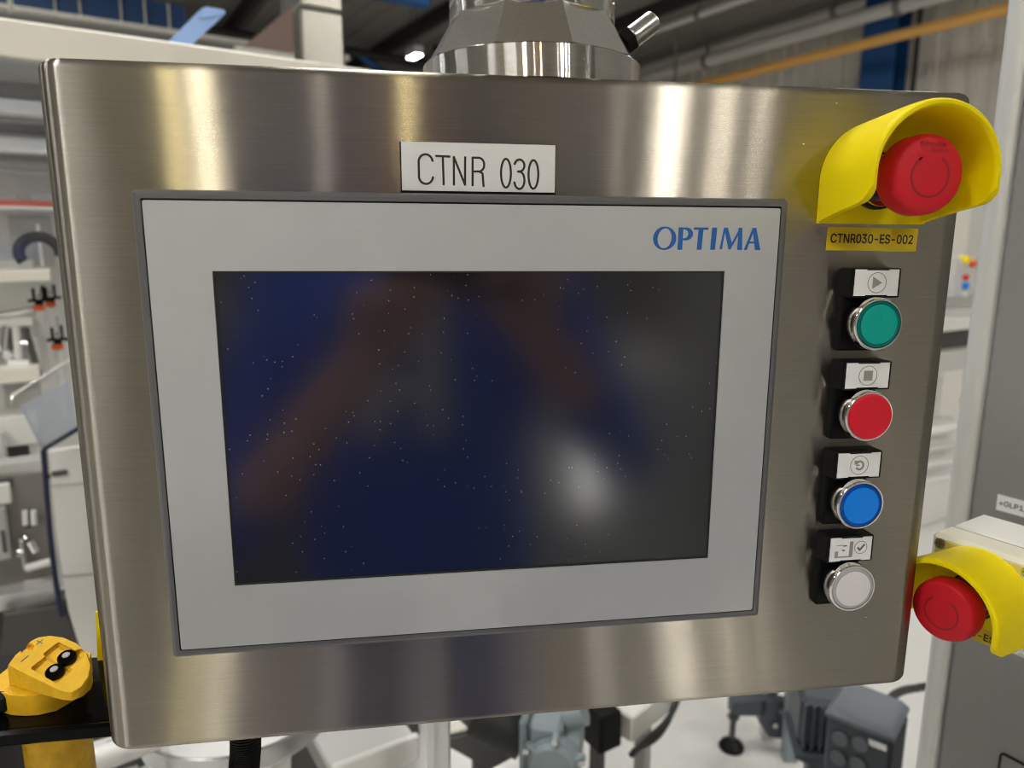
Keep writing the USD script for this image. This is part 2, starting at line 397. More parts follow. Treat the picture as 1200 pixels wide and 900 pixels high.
# hall lamps ----------------------------------------------------------------
LAMP_N = [0]
def hall_lamp(p, w, l, m, lab, group, az=0.0, h=.06, hang=True):
    """linear high-bay lamp: p = middle of its lower face in the world, l along azimuth az"""
    M = rotz(-az, p)
    t = thing('hall_lamp', lab, 'lamp', M, group)
    part(t, 'housing', cat(cbox(-w / 2 - .02, w / 2 + .02, -l / 2 - .02, l / 2 + .02, .012, h, .01)), 'lamp_housing')
    part(t, 'diffuser', cbox(-w / 2, w / 2, -l / 2, l / 2, 0, .012), m)
    if hang:
        q = p @ HX
        for s in (-1, 1):
            part(t, 'suspension', cyl((0, s * l * .35, h), (0, s * l * .35, max(EAVE - .19 - p[2], h + .02)), .006, n=6), 'dark_beam')
def mirrored(az, dist, z):
    """a place behind the photographer that the panel mirrors at azimuth az"""
    a = math.radians(az); x, y = CAM[0] + dist * math.sin(a), CAM[1] + dist * math.cos(a)
    return np.array([x, .008 - y, z])
AISLE = 'lamps down the aisle behind the photographer'
AL = 'linear lamp over the aisle behind the photographer'
for az, dist, w, l, m in ((-16.5, 10.0, .14, 1.2, 'lamp_aisle_yellow'), (-14.7, 8.5, .22, 1.2, 'lamp_aisle_warm'), (-6.2, 9.0, .10, .9, 'lamp_aisle_dim'), (0.3, 8.0, .10, 1.0, 'lamp_aisle_yellow'),
                          (16.8, 9.0, .10, .6, 'lamp_aisle_dim'), (21.0, 8.0, .27, 1.3, 'lamp_aisle'), (25.2, 7.5, .17, 1.2, 'lamp_aisle_mid'), (28.3, 7.0, .09, 1.0, 'lamp_aisle_mid')):
    hall_lamp(mirrored(az, dist, 4.25), w, l, m, AL, AISLE, az=-az)
KEY = 'lamps near the photographer'
for az, dist in ((-52, 3.0), (57, 3.6)):
    hall_lamp(mirrored(az, dist, 4.2), .40, 1.5, 'lamp_white', 'broad lamp hanging beside the aisle near the photographer', KEY, az=-az)
HG, HLAB = 'bright lamps over the machines', 'bright linear lamp hanging over the machine hall'
for x, y in ((-4.6, -3.2), (3.6, -4.2), (-4.6, 2.2), (4.4, 1.6), (-1.2, 5.2), (3.4, 6.2), (-5.2, 6.4), (0.4, 1.5)):
    p = hl(x, y, 4.3)
    hall_lamp(p, .35, 1.5, 'lamp_white', HLAB, HG, az=-HDEG)

p = hp(486, 67, 1, 9.0)
hall_lamp(HX * p[0] + HY * p[1] + np.array([0, 0, p[2]]), .10, .25, 'lamp_white', 'small bright lamp shining just left of the swivel joint', None, az=-HDEG, h=.12)
# ================================================================ THE CONTROL PANEL
PM = np.eye(4); PM[2, 3] = ZP
PX0, PX1, PZ, PD, PR, PB = -0.2076, 0.2782, 0.1795, 0.125, 0.015, 0.005
panel = thing('control_panel', 'brushed stainless steel operator panel with a dark screen and a column of round buttons', 'control panel', PM)
outline = rrect(PX0, 0.004, PX1, 0.004 + PD, PR, 10)
P = []
for a in np.linspace(0, math.pi / 2, 6):
    q = outline.buffer(-PB * (1 - math.cos(a))) if a > 0 else outline
    z = PZ - PB + PB * math.sin(a)
    P += [(x, y, s * z) for x, y in q.exterior.coords[:-1] for s in (-1, 1)]
part(panel, 'housing', hull(P), 'brushed_steel', smooth=40)
part(panel, 'rear_lid', cbox(PX0 + .02, PX1 - .02, .1289, .140, -PZ + .02, PZ - .02, .004), 'brushed_steel')
# touch screen
ts = part(panel, 'touch_screen', Manifold(), 'bezel_grey') if False else None
rim = bprism(rrect(-.165, -.1205, .165, .1205, .0022), .0075, .0022)
cut = extr(rrect(-.1608, -.1163, .1608, .1163, .0008), .02).apply_translation((0, 0, .004))
def to_man(t):
    t = tri(t); t.merge_vertices()
    return Manifold(m3.Mesh(np.asarray(t.vertices, np.float32), np.asarray(t.faces, np.uint32)))
DX0, DX1, DZ0, DZ1 = -.1307, .1307, .0006 - .0818, .0006 + .0818
screen = part(panel, 'touch_screen', front(rim - to_man(cut), .004), 'bezel_grey', 'touch screen unit with a silver front, grey rim and dark display')
part(screen, 'gap', front(extr(rrect(-.1607, -.1162, .1607, .1162, .0008), .0004), -.0002), 'black_gap')
foil = rrect(-.1599, -.1154, .1599, .1154, .0012).difference(sbox(DX0, DZ0, DX1, DZ1))
part(screen, 'front_foil', front(extr(foil, .0034), -.0007), 'foil_silver')
edge = sbox(DX0, DZ0, DX1, DZ1).difference(sbox(DX0 + .0009, DZ0 + .0011, DX1 - .0009, DZ1 - .0009))
part(screen, 'display_edge', front(extr(edge, .0026), -.0007), 'black_gap')
part(screen, 'display', front(extr(sbox(DX0 + .0008, DZ0 + .001, DX1 - .0008, DZ1 - .0008), .0022), -.0007), 'display_black', 'dark switched-off display')
# lettering OPTIMA, drawn in the pixel grid of an enlargement (y down) and scaled onto the foil
def ell(cx, cy, rx, ry): return affinity.scale(Point(0, 0).buffer(1, quad_segs=24), rx, ry).buffer(0) if False else affinity.translate(affinity.scale(Point(0, 0).buffer(1, quad_segs=24), rx, ry), cx, cy)
def poly(*p): return Polygon(p)
O_ = ell(256, 262, 86, 82).difference(affinity.rotate(ell(256, 262, 55, 74), 8, origin=(256, 262)))
P_ = unary_union([poly((362, 185), (394, 184), (392, 342), (360, 342)), ell(416, 229, 54, 45).difference(ell(402, 229, 36, 34)).intersection(sbox(392, 170, 480, 300))]).buffer(0)
T_ = unary_union([poly((480, 184), (588, 184), (586, 196), (478, 197)), poly((516, 190), (549, 190), (541, 341), (509, 341))])
I_ = poly((620, 184), (655, 184), (646, 341), (613, 341))
M_ = unary_union([poly((712, 184), (722, 184), (701, 336), (686, 336)), poly((712, 184), (738, 184), (778, 300), (766, 338), (756, 338)), poly((836, 184), (850, 184), (768, 338), (756, 338)), poly((826, 184), (851, 184), (859, 341), (826, 341))])
A_ = unary_union([poly((938, 184), (950, 184), (896, 341), (878, 341)), poly((934, 184), (962, 184), (1003, 341), (966, 341)), poly((908, 284), (972, 284), (972, 294), (908, 294))])
sc = (.1497 - .0902) / (1003 - 170)
logo = affinity.affine_transform(unary_union([O_, P_, T_, I_, M_, A_]).buffer(2.2), [sc, 0, 0, -sc, .0902 - 170 * sc, .0937 + 341 * sc])
part(screen, 'lettering', front(extr(logo, .00012), -.0041), 'logo_blue')

# name plate CTNR 030
plate = part(panel, 'name_plate', front(bprism(sbox(-.0397, .1212, .0392, .1456), .0016, .0004), .0042), 'black_plastic', 'white engraved name plate above the screen')
part(plate, 'white_face', front(bprism(sbox(-.0390, .1221, .0387, .1455), .0004, .0001), .0026), 'white_plate')
def arcpts(cx, cy, rx, ry, a0, a1, n=24): return [(cx + rx * math.cos(math.radians(a)), cy + ry * math.sin(math.radians(a))) for a in np.linspace(a0, a1, n)]
L = [arcpts(292, 205, 40, 45, -12, -172) + arcpts(292, 283, 40, 44, 172, 8),
     [(352, 168), (428, 170)], [(390, 169), (393, 328)], [(452, 328), (453, 172), (516, 328), (518, 172)],
     [(560, 330), (561, 173), (598, 173)] + arcpts(596, 212, 32, 39, -88, 88) + [(561, 251)], [(600, 251), (618, 262), (624, 334)],
     arcpts(755, 258, 29, 82, 0, 360, 40)]
L += [arcpts(834, 212, 29, 34, -165, 90) + [(826, 247)], [(834, 248)] + arcpts(834, 297, 30, 50, -85, 165), arcpts(917, 262, 29, 82, 0, 360, 40)]
ink = unary_union([LineString(p).buffer(6.3, quad_segs=6) for p in L])
sx, sz = .0785 / 900, .0244 / 286
ink = affinity.affine_transform(ink, [sx, 0, 0, -sz, -.0397 - 147 * sx, .1212 + 376 * sz])
part(plate, 'lettering', front(extr(ink, .00015), .0022), 'ink_black')

def flat_text(text, width, height, bold=True):
    """lettering fitted to a width and a height, lower left corner at the origin"""
    m = meshkit.text_mesh(text, height, 0.0001, bold); b = m.bounds
    m.apply_translation((-b[0][0], -b[0][1], -b[0][2])); e = m.extents
    m.apply_scale((width / e[0], height / e[1], 1)); return m
# yellow label under the stop button
ylab = affinity.rotate(sbox(.1926, .0933, .2474, .1060), -0.6)
sticker = part(panel, 'yellow_label', front(extr(ylab, .0003), .0041), 'label_yellow', 'yellow printed label below the emergency stop')
m = flat_text('CTNR030-ES-002', .0500, .0052); m.apply_transform(trimesh.transformations.rotation_matrix(math.radians(-.6), (0, 0, 1))); m.apply_translation((.1948, .0976, 0))
part(sticker, 'lettering', front(m, .0038), 'ink_black')

# push buttons
def ring_poly(r, w): return Point(0, 0).buffer(r, quad_segs=24).difference(Point(0, 0).buffer(r - w, quad_segs=24))
def sym_start(): return [(ring_poly(.0056, .00028), 'ink_dark_grey'), (Polygon([(-.0026, .0033), (-.0026, -.0033), (.0030, 0)]), 'ink_grey')]
def sym_stop(): return [(ring_poly(.0056, .00028), 'ink_dark_grey'), (sbox(-.0026, -.0028, .0028, .0028), 'ink_grey')]
def sym_reset():
    arc = LineString(arcpts(0.0002, -.0001, .0022, .0024, 165, -150 + 0)).buffer(.00065, cap_style=2)
    arr = Polygon([(-.0032, .0028), (-.0001, .0026), (-.0030, .0002)])
    bar = sbox(-.0020, -.0004, .0002, .0004)
    return [(ring_poly(.0056, .00028), 'ink_dark_grey'), (unary_union([arc, arr, bar]), 'ink_grey')]
def sym_check():
    c = affinity.translate(ring_poly(.0040, .00028), .0060, .0008)
    chk = LineString([(.0040, .0009), (.0054, -.0008), (.0083, .0026)]).buffer(.0006, cap_style=2)
    mach = unary_union([sbox(-.0102, -.0050, .0008, -.0042), sbox(-.0102, -.0042, -.0082, -.0010), sbox(-.0012, -.0042, .0010, .0048)])
    marks = unary_union([sbox(-.0094, .0026, -.0054, .0029), sbox(-.0052, .0019, -.0030, .0027), sbox(-.0062, -.0001, -.0044, .0001), sbox(-.0055, -.0010, -.0040, -.0003)])
    return [(c, 'ink_dark_grey'), (unary_union([chk, marks]), 'ink_dark_grey'), (mach, 'ink_grey')]
def push_button(cz, cap, caprim, label, symbols, holder_label=None):
    X = .2168
    base = bprism(rrect(-.0143, -.0162, .0115, .0300, .0012), .0045, .0010)
    block = bprism(rrect(-.0146, .0140, .0148, .0304, .0010), .0118, .0010)
    holder = part(panel, 'push_button', moved(front(cat(base, block), .004), t=(X, 0, cz)), 'black_plastic', label)
    notch = unary_union([sbox(-.0130, .0152, .0130, .0296)]).difference(unary_union([sbox(-.0062, .0291, .0072, .03), sbox(-.0062, .0148, .0072, .0157)]))
    lg = part(holder, 'legend_plate', moved(front(extr(notch, .0006), -.0076), t=(X, 0, cz)), 'white_label', 'white legend plate with a grey symbol')
    for s, m_ in symbols:
        part(holder, 'symbol', moved(front(extr(affinity.translate(s, .0002, .0224), .00012), -.0082), t=(X, 0, cz)), m_)
    neck = lathe([(0, .004), (.0112, .004), (.0112, .0105), (0, .0105)], 40)
    part(holder, 'neck', moved(front(neck, .004), t=(X, 0, cz)), 'black_plastic')
    dz = -.0054
    def dn(p): return [(r, z + dz) for r, z in p]
    bez = lathe(dn([(.0095, .0150), (.0128, .0150), (.0143, .0160), (.0147, .0175), (.0147, .0190), (.0144, .0200), (.0142, .0206), (.0146, .0212), (.0145, .0222), (.0139, .0229), (.0131, .0229), (.0129, .0220), (.0095, .0190), (.0095, .0150)]), 72)
    part(holder, 'bezel', moved(front(bez, .004), t=(X, 0, cz)), 'chrome')
    if caprim:
        rim_ = lathe(dn([(0, .018), (.0129, .018), (.0129, .0226), (.0125, .0232), (.0114, .0234), (.0110, .0231), (0, .0231)]), 64)
        part(holder, 'cap_rim', moved(front(rim_, .004), t=(X, 0, cz)), caprim)
        c_ = lathe(dn([(0, .0225), (.0110, .0225), (.0108, .0233), (.0097, .02355), (0, .0236)]), 64)
    else:
        c_ = lathe(dn([(0, .018), (.0130, .018), (.0130, .0232), (.0126, .0240), (.0113, .0244), (0, .0245)]), 64)
    part(holder, 'cap', moved(front(c_, .004), t=(X, 0, cz)), cap)
push_button(.0538, 'cap_green', 'cap_green_rim', 'green push button with an arrow legend', sym_start())
push_button(.0022, 'cap_red', None, 'red push button with a square legend', sym_stop())
push_button(-.0500, 'cap_blue', 'cap_blue_rim', 'blue push button with a turning arrow legend', sym_reset())
push_button(-.1012, 'cap_white', 'cap_clear_rim', 'white push button with a tick legend', sym_check())

# emergency stop with its yellow shroud; local frame u right, v up, w out of the mounting face
def shroud(rb, rf, depth, vb, vf, wall=.0038, n=32):
    """arched shroud: half cylinder with straight legs, widening from rb to rf; legs end at vb (back) and vf (front)"""
    def prof(r, v, k):
        a = np.linspace(0, math.pi, n)
        return [(r, v)] + [(r * math.cos(t), r * math.sin(t)) for t in a] + [(-r, v)]
    V, F = [], []
    ws = [0, .12, .3, .5, .7, .82, .90, .95, .98, 1.0]
    rows = []
    def leg(w):                                         # the legs' lower ends curve up and round into the front rim
        v = vb + (vf - vb) * w ** .8
        return v + (.0065 * ((w - .8) / .2) ** 2.5 if w > .8 else 0)
    for w in ws + ws[::-1]:                             # outer skin, back to front, then inner skin, front to back
        inner = len(rows) >= len(ws)
        r = rb + (rf - rb) * min(1, w * 1.25)
        ins = .0012 if w == 1.0 else .0003 if w == .98 else 0
        rows.append([(x, y, w * depth) for x, y in prof(r - wall + ins if inner else r - ins, leg(w), 0)])
    m = len(rows[0]); R = len(rows)
    V = [p for r_ in rows for p in r_]
    for i in range(R):
        j = (i + 1) % R
        for k in range(m - 1):
            F += [(i * m + k, i * m + k + 1, j * m + k + 1), (i * m + k, j * m + k + 1, j * m + k)]
    h = len(ws)
    for k in (0, m - 1):                                # leg ends
        for i in range(h - 1):
            a, b, c, d = i * m + k, (i + 1) * m + k, (R - 2 - i) * m + k, (R - 1 - i) * m + k
            F += [(a, b, c), (a, c, d)] if k == 0 else [(a, c, b), (a, d, c)]
    t = trimesh.Trimesh(V, F, process=False); trimesh.repair.fix_normals(t); return t
def stop_parts(owner, T, lettering=True, mode='part', label=None):
    """builds shroud, back plate, collar, mushroom cap, ring mark; T takes the local frame to the owner's frame"""
    rb, rf, dep = .0318, .0348, .0500
    back = Polygon([(-rb, -.0225)] + [(rb * math.cos(t), rb * math.sin(t)) for t in np.linspace(math.pi, 0, 30)] + [(rb, -.0225)])
    guard = part(owner, 'emergency_stop', moved(cat(shroud(rb, rf, dep, -.0225, -.0125), extr(back, .0025)), T), 'guard_yellow', label, smooth=45)
    part(guard, 'collar', moved(lathe([(0, .002), (.0145, .002), (.0150, .003), (.0150, .0060), (.0120, .0075), (.0105, .0090), (.0105, .0285), (0, .0285)], 48), T), 'black_plastic')
    part(guard, 'steel_ring', moved(lathe([(.0104, .0075), (.0135, .0075), (.0138, .0085), (.0135, .0098), (.0104, .0098), (.0104, .0075)], 48), T), 'chrome')
    capm = lathe([(0, .028), (.0165, .028), (.0186, .0290), (.0195, .0315), (.0197, .0375), (.0194, .0405), (.0186, .0426), (.0172, .0437), (.0130, .0442), (0, .0443)], 80)
    cp = part(guard, 'mushroom_cap', moved(capm, T), 'stop_red')
    arc = LineString(arcpts(0, -.0008, .0101, .0101, 125, 415)).buffer(.00055, cap_style=1)
    head = Polygon([(-.0078, .0092), (-.0038, .0092), (-.0050, .0056), (-.0066, .0056)])
    part(guard, 'ring_mark', moved(extr(arc, .0003).apply_translation((0, 0, .0441)), T), 'stop_groove')
    part(guard, 'arrow_mark', moved(extr(head, .0006).apply_translation((0, 0, .0438)), T), 'stop_red')
    if lettering:
        a = flat_text('Schneider', .0140, .0027, False); a.apply_scale((1, 1, 6)); a.apply_translation((-.0066, .0128, .04365))
        b = flat_text('Electric', .0092, .0020, False); b.apply_scale((1, 1, 4)); b.apply_translation((-.0010, .0102, .04395))
        part(guard, 'lettering', moved(cat(a, b), T), 'stop_groove')
    return guard
mat('stop_groove', (0.33, 0.006, 0.012), 0.5)
T = FR.copy(); T[:3, 3] = (.2175, .004, .1305)
stop_parts(panel, T, True, label='red mushroom emergency stop under a yellow shroud')

# swivel joint on top of the panel
NX, NY, NZ = .0375, .070, .1795
ng = basis((1, 0, 0), (0, 1, 0), (0, 0, 1), (NX, NY, NZ + ZP))
joint = thing('swivel_joint', 'round machined steel swivel joint standing on top of the control panel', 'swivel joint', ng)
R1 = .0632
def decagon(r, z, n=10, ph=0.0):
    return [(r / math.cos(math.pi / n) * math.cos(a), r / math.cos(math.pi / n) * math.sin(a), z) for a in (np.arange(n) + .5) * 2 * math.pi / n + ph]
ph = math.radians(-98.5)
ring_ = lathe([(0, 0), (R1, 0), (R1, .0160), (R1 - .0008, .0168), (0, .0168)], 160)
cone = hull(decagon(R1 * .9505, .0170, ph=ph) + decagon(.0450, .0425, ph=ph))
part(joint, 'flange_ring', ring_, 'machined_steel', smooth=30)
part(joint, 'faceted_cone', cone, 'cone_steel', smooth=10)
part(joint, 'tube', lathe([(0, .040), (.0472, .040), (.0478, .041), (.0478, .0475), (.0466, .0482), (.0466, .0492), (.0478, .050), (.0478, .075), (.0470, .0760), (.0470, .0775), (.0478, .0785), (.0478, .0900), (0, .0900)], 96), 'machined_steel')
d = np.array([.80, 0.05, .60]); o = np.array([.050, .0, .030])
part(joint, 'clamp_screw', cat(cyl(o, o + d * .014, .0045), cyl(o + d * .006, o + d * .012, .0075, n=6)), 'black_plastic')
part(joint, 'clamp_lever', cat(cyl(o + d * .011, o + d * .013, .0058, .0066, n=32), cyl(o + d * .013, o + d * .029, .0066, n=32), cyl(o + d * .029, o + d * .030, .0066, .0056, n=32)), 'chrome_dull')
arm = thing('support_tube', 'round steel support tube carrying the swivel joint from the hall roof', 'support')
part(arm, 'tube', cyl((NX, NY, ZP + NZ + .0905), (NX, NY, EAVE - .08), .0478, n=64), 'machined_steel')
part(arm, 'roof_plate', cbox(NX - .15, NX + .15, NY - .15, NY + .15, EAVE - .0799, EAVE - .0605, .003), 'column_steel')
# cable gland and hose under the panel
gx, gy = -.143, .045
cg = thing('cable_hose', 'black cable hose hanging from a gland under the steel panel', 'cable', PM)
part(cg, 'gland_nut', cat(cyl((gx, gy, -.1794), (gx, gy, -.190), .0115, n=6), cyl((gx, gy, -.190), (gx, gy, -.200), .0098, .0088)), 'black_plastic')
rings = []
hose_path = curve([(gx, gy, -.199), (gx, gy, -.30), (gx + .02, gy + .10, -.75), (gx + .3, gy + .5, -1.2), (gx + .6, gy + .9, -1.335)], 40)
part(cg, 'corrugated_hose', cat(tube(hose_path, .0080, 16), [cyl(hose_path[k] , hose_path[k] + (hose_path[k + 1] - hose_path[k]) * .5, .0094, n=16) for k in range(0, 60, 1)]), 'black_rubber')

# ================================================================ LEFT OF THE PANEL: tray, remote control, yellow grip
TZ = ZP - .170
tray = thing('side_tray', 'glossy black shelf fixed beside the left edge of the steel panel', 'tray')
part(tray, 'shelf', cbox(-.335, PX0 - .0005, .0200, .092, TZ - .006, TZ, .0015), 'black_gloss')
part(tray, 'front_lip', hull([(x, y, z) for x in (-.335, PX0 - .0005) for y, z in ((.0175, TZ - .0015), (.0175, TZ - .0075), (.0195, TZ), (.0225, TZ - .0005), (.0225, TZ - .009), (.019, TZ - .009))]), 'black_gloss')
part(tray, 'bracket', cbox(-.300, -.285, .03, .09, TZ - .16, TZ - .006, .002), 'black_plastic')
# remote control lying on the tray: face tilted up towards the viewer
FP = np.array([-.25, .035, TZ + .0235]); FN = np.array([.02, -.36, 1.0]); FN /= np.linalg.norm(FN)
def onface(px, py, lift=0.0):
    d = ray(px, py); return CAM + d * ((FP + FN * lift - CAM) @ FN) / (d @ FN)
remote = thing('remote_control', 'scuffed yellow radio remote control with two black buttons lying on the black tray', 'remote control')
facepts = [onface(*p) for p in ((8, 779), (16, 768), (36, 750), (44, 746), (58, 744), (74, 746), (90, 753), (102, 765), (107, 779), (105, 793), (96, 806), (84, 813), (72, 811), (45, 797), (20, 786))]
C0 = np.mean(facepts, 0)
pts = []
for p in facepts:
    q = C0 + (p - C0)
    pts += [q - FN * .0016, C0 + (q - C0) * .965]
    b = C0 + (q - C0) * 1.0; b[2] = TZ + .0140; pts.append(b)
body = hull(pts)
E1 = onface(78, 769) - onface(46, 752); E1 /= np.linalg.norm(E1); E2 = np.cross(FN, E1)
def facebox(c, a, b, h0, h1, ang=0.0, ch=.0012):
    return moved(cbox(-a, a, -b, b, h0, h1, ch), basis(E1, E2, FN, c))
b1, b2 = onface(78, 769.5), onface(64, 786)
hole, hole2 = onface(32, 760), onface(92, 765)
body = body - to_man(facebox(b1 - E1 * .0025, .0110, .0052, -.0026, .01)) - to_man(facebox(b2 - E1 * .0025, .0110, .0052, -.0026, .01))
body = body - cyl(hole - FN * .0025, hole + FN * .01, .0036, n=24) - cyl(hole2 - FN * .0022, hole2 + FN * .01, .0030, n=24)
part(remote, 'upper_shell', body, 'remote_yellow', smooth=40)
base = []
for p in ((14, 838), (30, 839), (45, 838), (66, 833), (90, 819), (104, 803), (109, 786)):
    q = onZ(*p, TZ + .0005); base += [q, q + (0, 0, .0125)]
for x, y in ((-.284, .042), (-.280, .066), (-.262, .076), (-.244, .074)):
    base += [np.array([x, y, TZ + .0005]), np.array([x, y, TZ + .0140])]
part(remote, 'lower_shell', hull(base), 'remote_yellow', smooth=40)
q = onZ(4, 836, TZ + .0005)
part(remote, 'end_bumper', cbox(q[0] - .03, q[0] + .0045, q[1] - .0022, q[1] + .045, TZ + .0004, TZ + .0135, .003), 'black_rubber')
for c in (b1, b2):
    k = part(remote, 'button', moved(lathe([(0, 0), (.0048, 0), (.0051, .0008), (.0049, .0030), (.0040, .0040), (0, .0044)], 40), basis(E1, E2, FN, c - FN * .0028)), 'black_gloss', 'black button with a silver centre')
    part(k, 'button_centre', moved(lathe([(0, .0036), (.0021, .0036), (.0021, .0044), (.0016, .0048), (.0009, .0045), (0, .0045)], 32), basis(E1, E2, FN, c - FN * .0028)), 'machine_grey')
pl, mi = onface(46.5, 752.5), onface(29, 772)
part(remote, 'plus_mark', cat(facebox(pl, .0022, .0003, 0, .0002, ch=0), facebox(pl, .0003, .0022, 0, .0002, ch=0)), 'ink_dark_grey')
part(remote, 'minus_mark', facebox(mi, .0003, .0024, 0, .0002, ch=0), 'ink_dark_grey')
# yellow grip under the tray and yellow post behind the panel edge
g = at(48, 885, .46)
grip = thing('yellow_grip', 'rough yellow cylindrical grip hanging below the black tray', 'grip')
part(grip, 'sleeve', cat(cyl((g[0], g[1] + .02, TZ - .0155), (g[0], g[1] + .02, TZ - .150), .0180, n=48), cyl((g[0], g[1] + .02, TZ - .010), (g[0], g[1] + .02, TZ - .0155), .0150, n=32)), 'grip_yellow')
part(grip, 'end_cap', cyl((g[0], g[1] + .02, TZ - .150), (g[0], g[1] + .02, TZ - .160), .0185, .016, n=48), 'black_rubber')
def onY(px, py, y):
    d = ray(px, py); return CAM + d * (y - CAM[1]) / d[1]
ypost = thing('yellow_strip', 'narrow yellow strip standing on the tray close behind the panel edge', 'strip')
q = [onY(px, py, .088) for px, py in ((113, 716), (126, 716), (134, 790), (124, 816))]
part(ypost, 'strip', hull([(p[0], y, p[2]) for p in q for y in (.0865, .0905)] + [(q[3][0] - .002, y, TZ + .0003) for y in (.0865, .0905)]), 'guard_yellow')
# ================================================================ RIGHT OF THE PANEL: grey cabinet with post, second stop box (hall frame)
CX = CAM @ HX + .75
cab = thing('grey_cabinet', 'tall grey switch cabinet with a pale rounded corner post at the right edge', 'cabinet', HM)
part(cab, 'side_panel', cbox(CX + .006, CX + .60, -.80, .0105, .10, 2.25, .003), 'cabinet_grey')
part(cab, 'corner_post', hull([(CX + .017 + .0155 * math.cos(a), .0225 + .0125 * math.sin(a), z) for a in np.linspace(0, 2 * math.pi, 40) for z in (.05, 2.27)]), 'post_grey')
part(cab, 'plinth', cbox(CX + .02, CX + .59, -.79, .03, 0, .10, .003), 'machine_dark')
l0, l1 = hp(1167, 597, 0, CX + .0055), hp(1200, 583, 0, CX + .0055)
lab = part(cab, 'white_label', hull([(CX + x, y, z) for x in (.0052, .0062) for y, z in ((l0[1], l0[2]), (l0[1], l0[2] + .0155), (l0[1] - .07, l0[2]), (l0[1] - .07, l0[2] + .0155))]), 'white_label', 'white printed label on the grey cabinet side')
tx = flat_text('+GLP1_M', .0300, .0058); part(lab, 'lettering', moved(tx, basis((0, -1, 0), (0, 0, 1), (-1, 0, 0), (CX + .0051, l0[1] - .0022, l0[2] + .0048))), 'ink_black')
h0 = hp(1173, 880, 0, CX + .006)
lt = part(cab, 'latch_cup', moved(extr(rrect(-.06, -.10, 0, 0, .004).difference(rrect(-.0585, -.0985, -.0015, -.0015, .003)), .003), basis((0, 1, 0), (0, 0, 1), (1, 0, 0), (CX + .0035, h0[1], h0[2]))), 'black_plastic')
part(lt, 'latch_plate', moved(extr(rrect(-.0584, -.0984, -.0016, -.0016, .003), .0015), basis((0, 1, 0), (0, 0, 1), (1, 0, 0), (CX + .0050, h0[1], h0[2]))), 'cabinet_grey')
# stop box: face towards -x, upper far corner at A
AX, AY, AZ = .3086, -.0838, 1.2540
BW, BH, BD = .066, .064, .068
sb = thing('stop_box', 'ivory emergency stop box with a yellow shroud in front of the grey cabinet', 'emergency stop box', HM)
part(sb, 'lid', cbox(AX, AX + .024, AY - BW, AY, AZ - BH, AZ, .003), 'box_ivory')
part(sb, 'seal_gap', cbox(AX + .0235, AX + .0252, AY - BW + .0012, AY - .0012, AZ - BH + .0012, AZ - .0012), 'machine_dark')
part(sb, 'back_box', cbox(AX + .0248, AX + BD, AY - BW, AY, AZ - BH, AZ, .003), 'box_white')
part(sb, 'yellow_face', cbox(AX - .0008, AX + .001, AY - BW + .0095, AY - .0095, AZ - BH + .004, AZ - .004, 0), 'lid_yellow')
for sy in (.0065, BW - .0065):
    for sz in (.0065, BH - .0065):
        s = part(sb, 'lid_screw', cyl((AX - .0012, AY - sy, AZ - sz), (AX + .004, AY - sy, AZ - sz), .0036, n=20), 'chrome_dull')
        part(s, 'screw_slot', cat(cbox(AX - .0014, AX, AY - sy - .0024, AY - sy + .0024, AZ - sz - .0005, AZ - sz + .0005), cbox(AX - .0014, AX, AY - sy - .0005, AY - sy + .0005, AZ - sz - .0024, AZ - sz + .0024)), 'machine_dark')
TB = basis((0, -1, 0), (0, 0, 1), (-1, 0, 0), (AX - .0006, AY - BW / 2, AZ - .0325))
stop_parts(sb, TB, False, label='red mushroom stop button inside a yellow shroud')
tx = flat_text('0-ES-', .0180, .0050)
part(sb, 'yellow_label', moved(extr(sbox(-.021, -.0300, .021, -.0205), .0003), moved_T := TB @ basis((1, 0, 0), (0, 1, 0), (0, 0, 1), (0, 0, .0026))), 'label_yellow')
part(sb, 'lettering', moved(moved(tx, t=(.0005, -.0280, .0003)), moved_T), 'ink_black')
part(sb, 'mounting_arm', cbox(AX + BD, CX + .0055, AY - BW + .012, AY - .03, AZ - BH + .012, AZ - .025, .002), 'post_grey')

# ================================================================ LEFT BACKGROUND: packing machine (hall frame), front plane y = MY
MY = 1.40
pm = thing('packing_machine', 'large cream and grey packing machine with clear guards left of the panel', 'machine', HM)
def pbox(name, px0, py0, px1, py1, y, depth, m, c=.003, owner=None, label=None):
    """box whose front face stands in the plane hall y = y, between two lines of sight"""
    a, b = hp(px0, py0, 1, y), hp(px1, py1, 1, y)
    return part(owner or pm, name, cbox(a[0], b[0], y, y + depth, b[2], a[2], c), m, label)
def ppoly(name, pts, y, depth, m, owner=None, label=None):
    q = [hp(px, py, 1, y) for px, py in pts]
    return part(owner or pm, name, moved(extr(Polygon([(p[0], p[2]) for p in q]), depth), basis((1, 0, 0), (0, 0, 1), (0, -1, 0), (0, y + depth, 0))), m, label)
za, zb = hp(0, 66, 1, MY)[2], hp(0, 20, 1, MY)[2]
part(pm, 'hood_fascia', cbox(-1.6, .62, MY, MY + .04, za, zb, .004), 'machine_cream', 'cream hood fascia along the top of the machine')
part(pm, 'hood_roof', cbox(-1.6, .62, MY + .041, MY + .95, zb - .05, zb - .03, .003), 'machine_grey')
part(pm, 'interior_lamp', cbox(-1.5, .5, MY + .042, MY + .068, zb - .060, zb - .0505, .002), 'machine_lamp')
part(pm, 'back_panel', cbox(-1.6, .60, MY + .93, MY + .95, .05, zb - .051, .002), 'machine_pale')
part(pm, 'base_cabinet', cbox(-1.6, .60, MY + .02, MY + .92, .03, .70, .004), 'machine_dark')
part(pm, 'bed_plate', cbox(-1.6, .60, MY + .0, MY + .92, .702, .725, .003), 'aluminium')
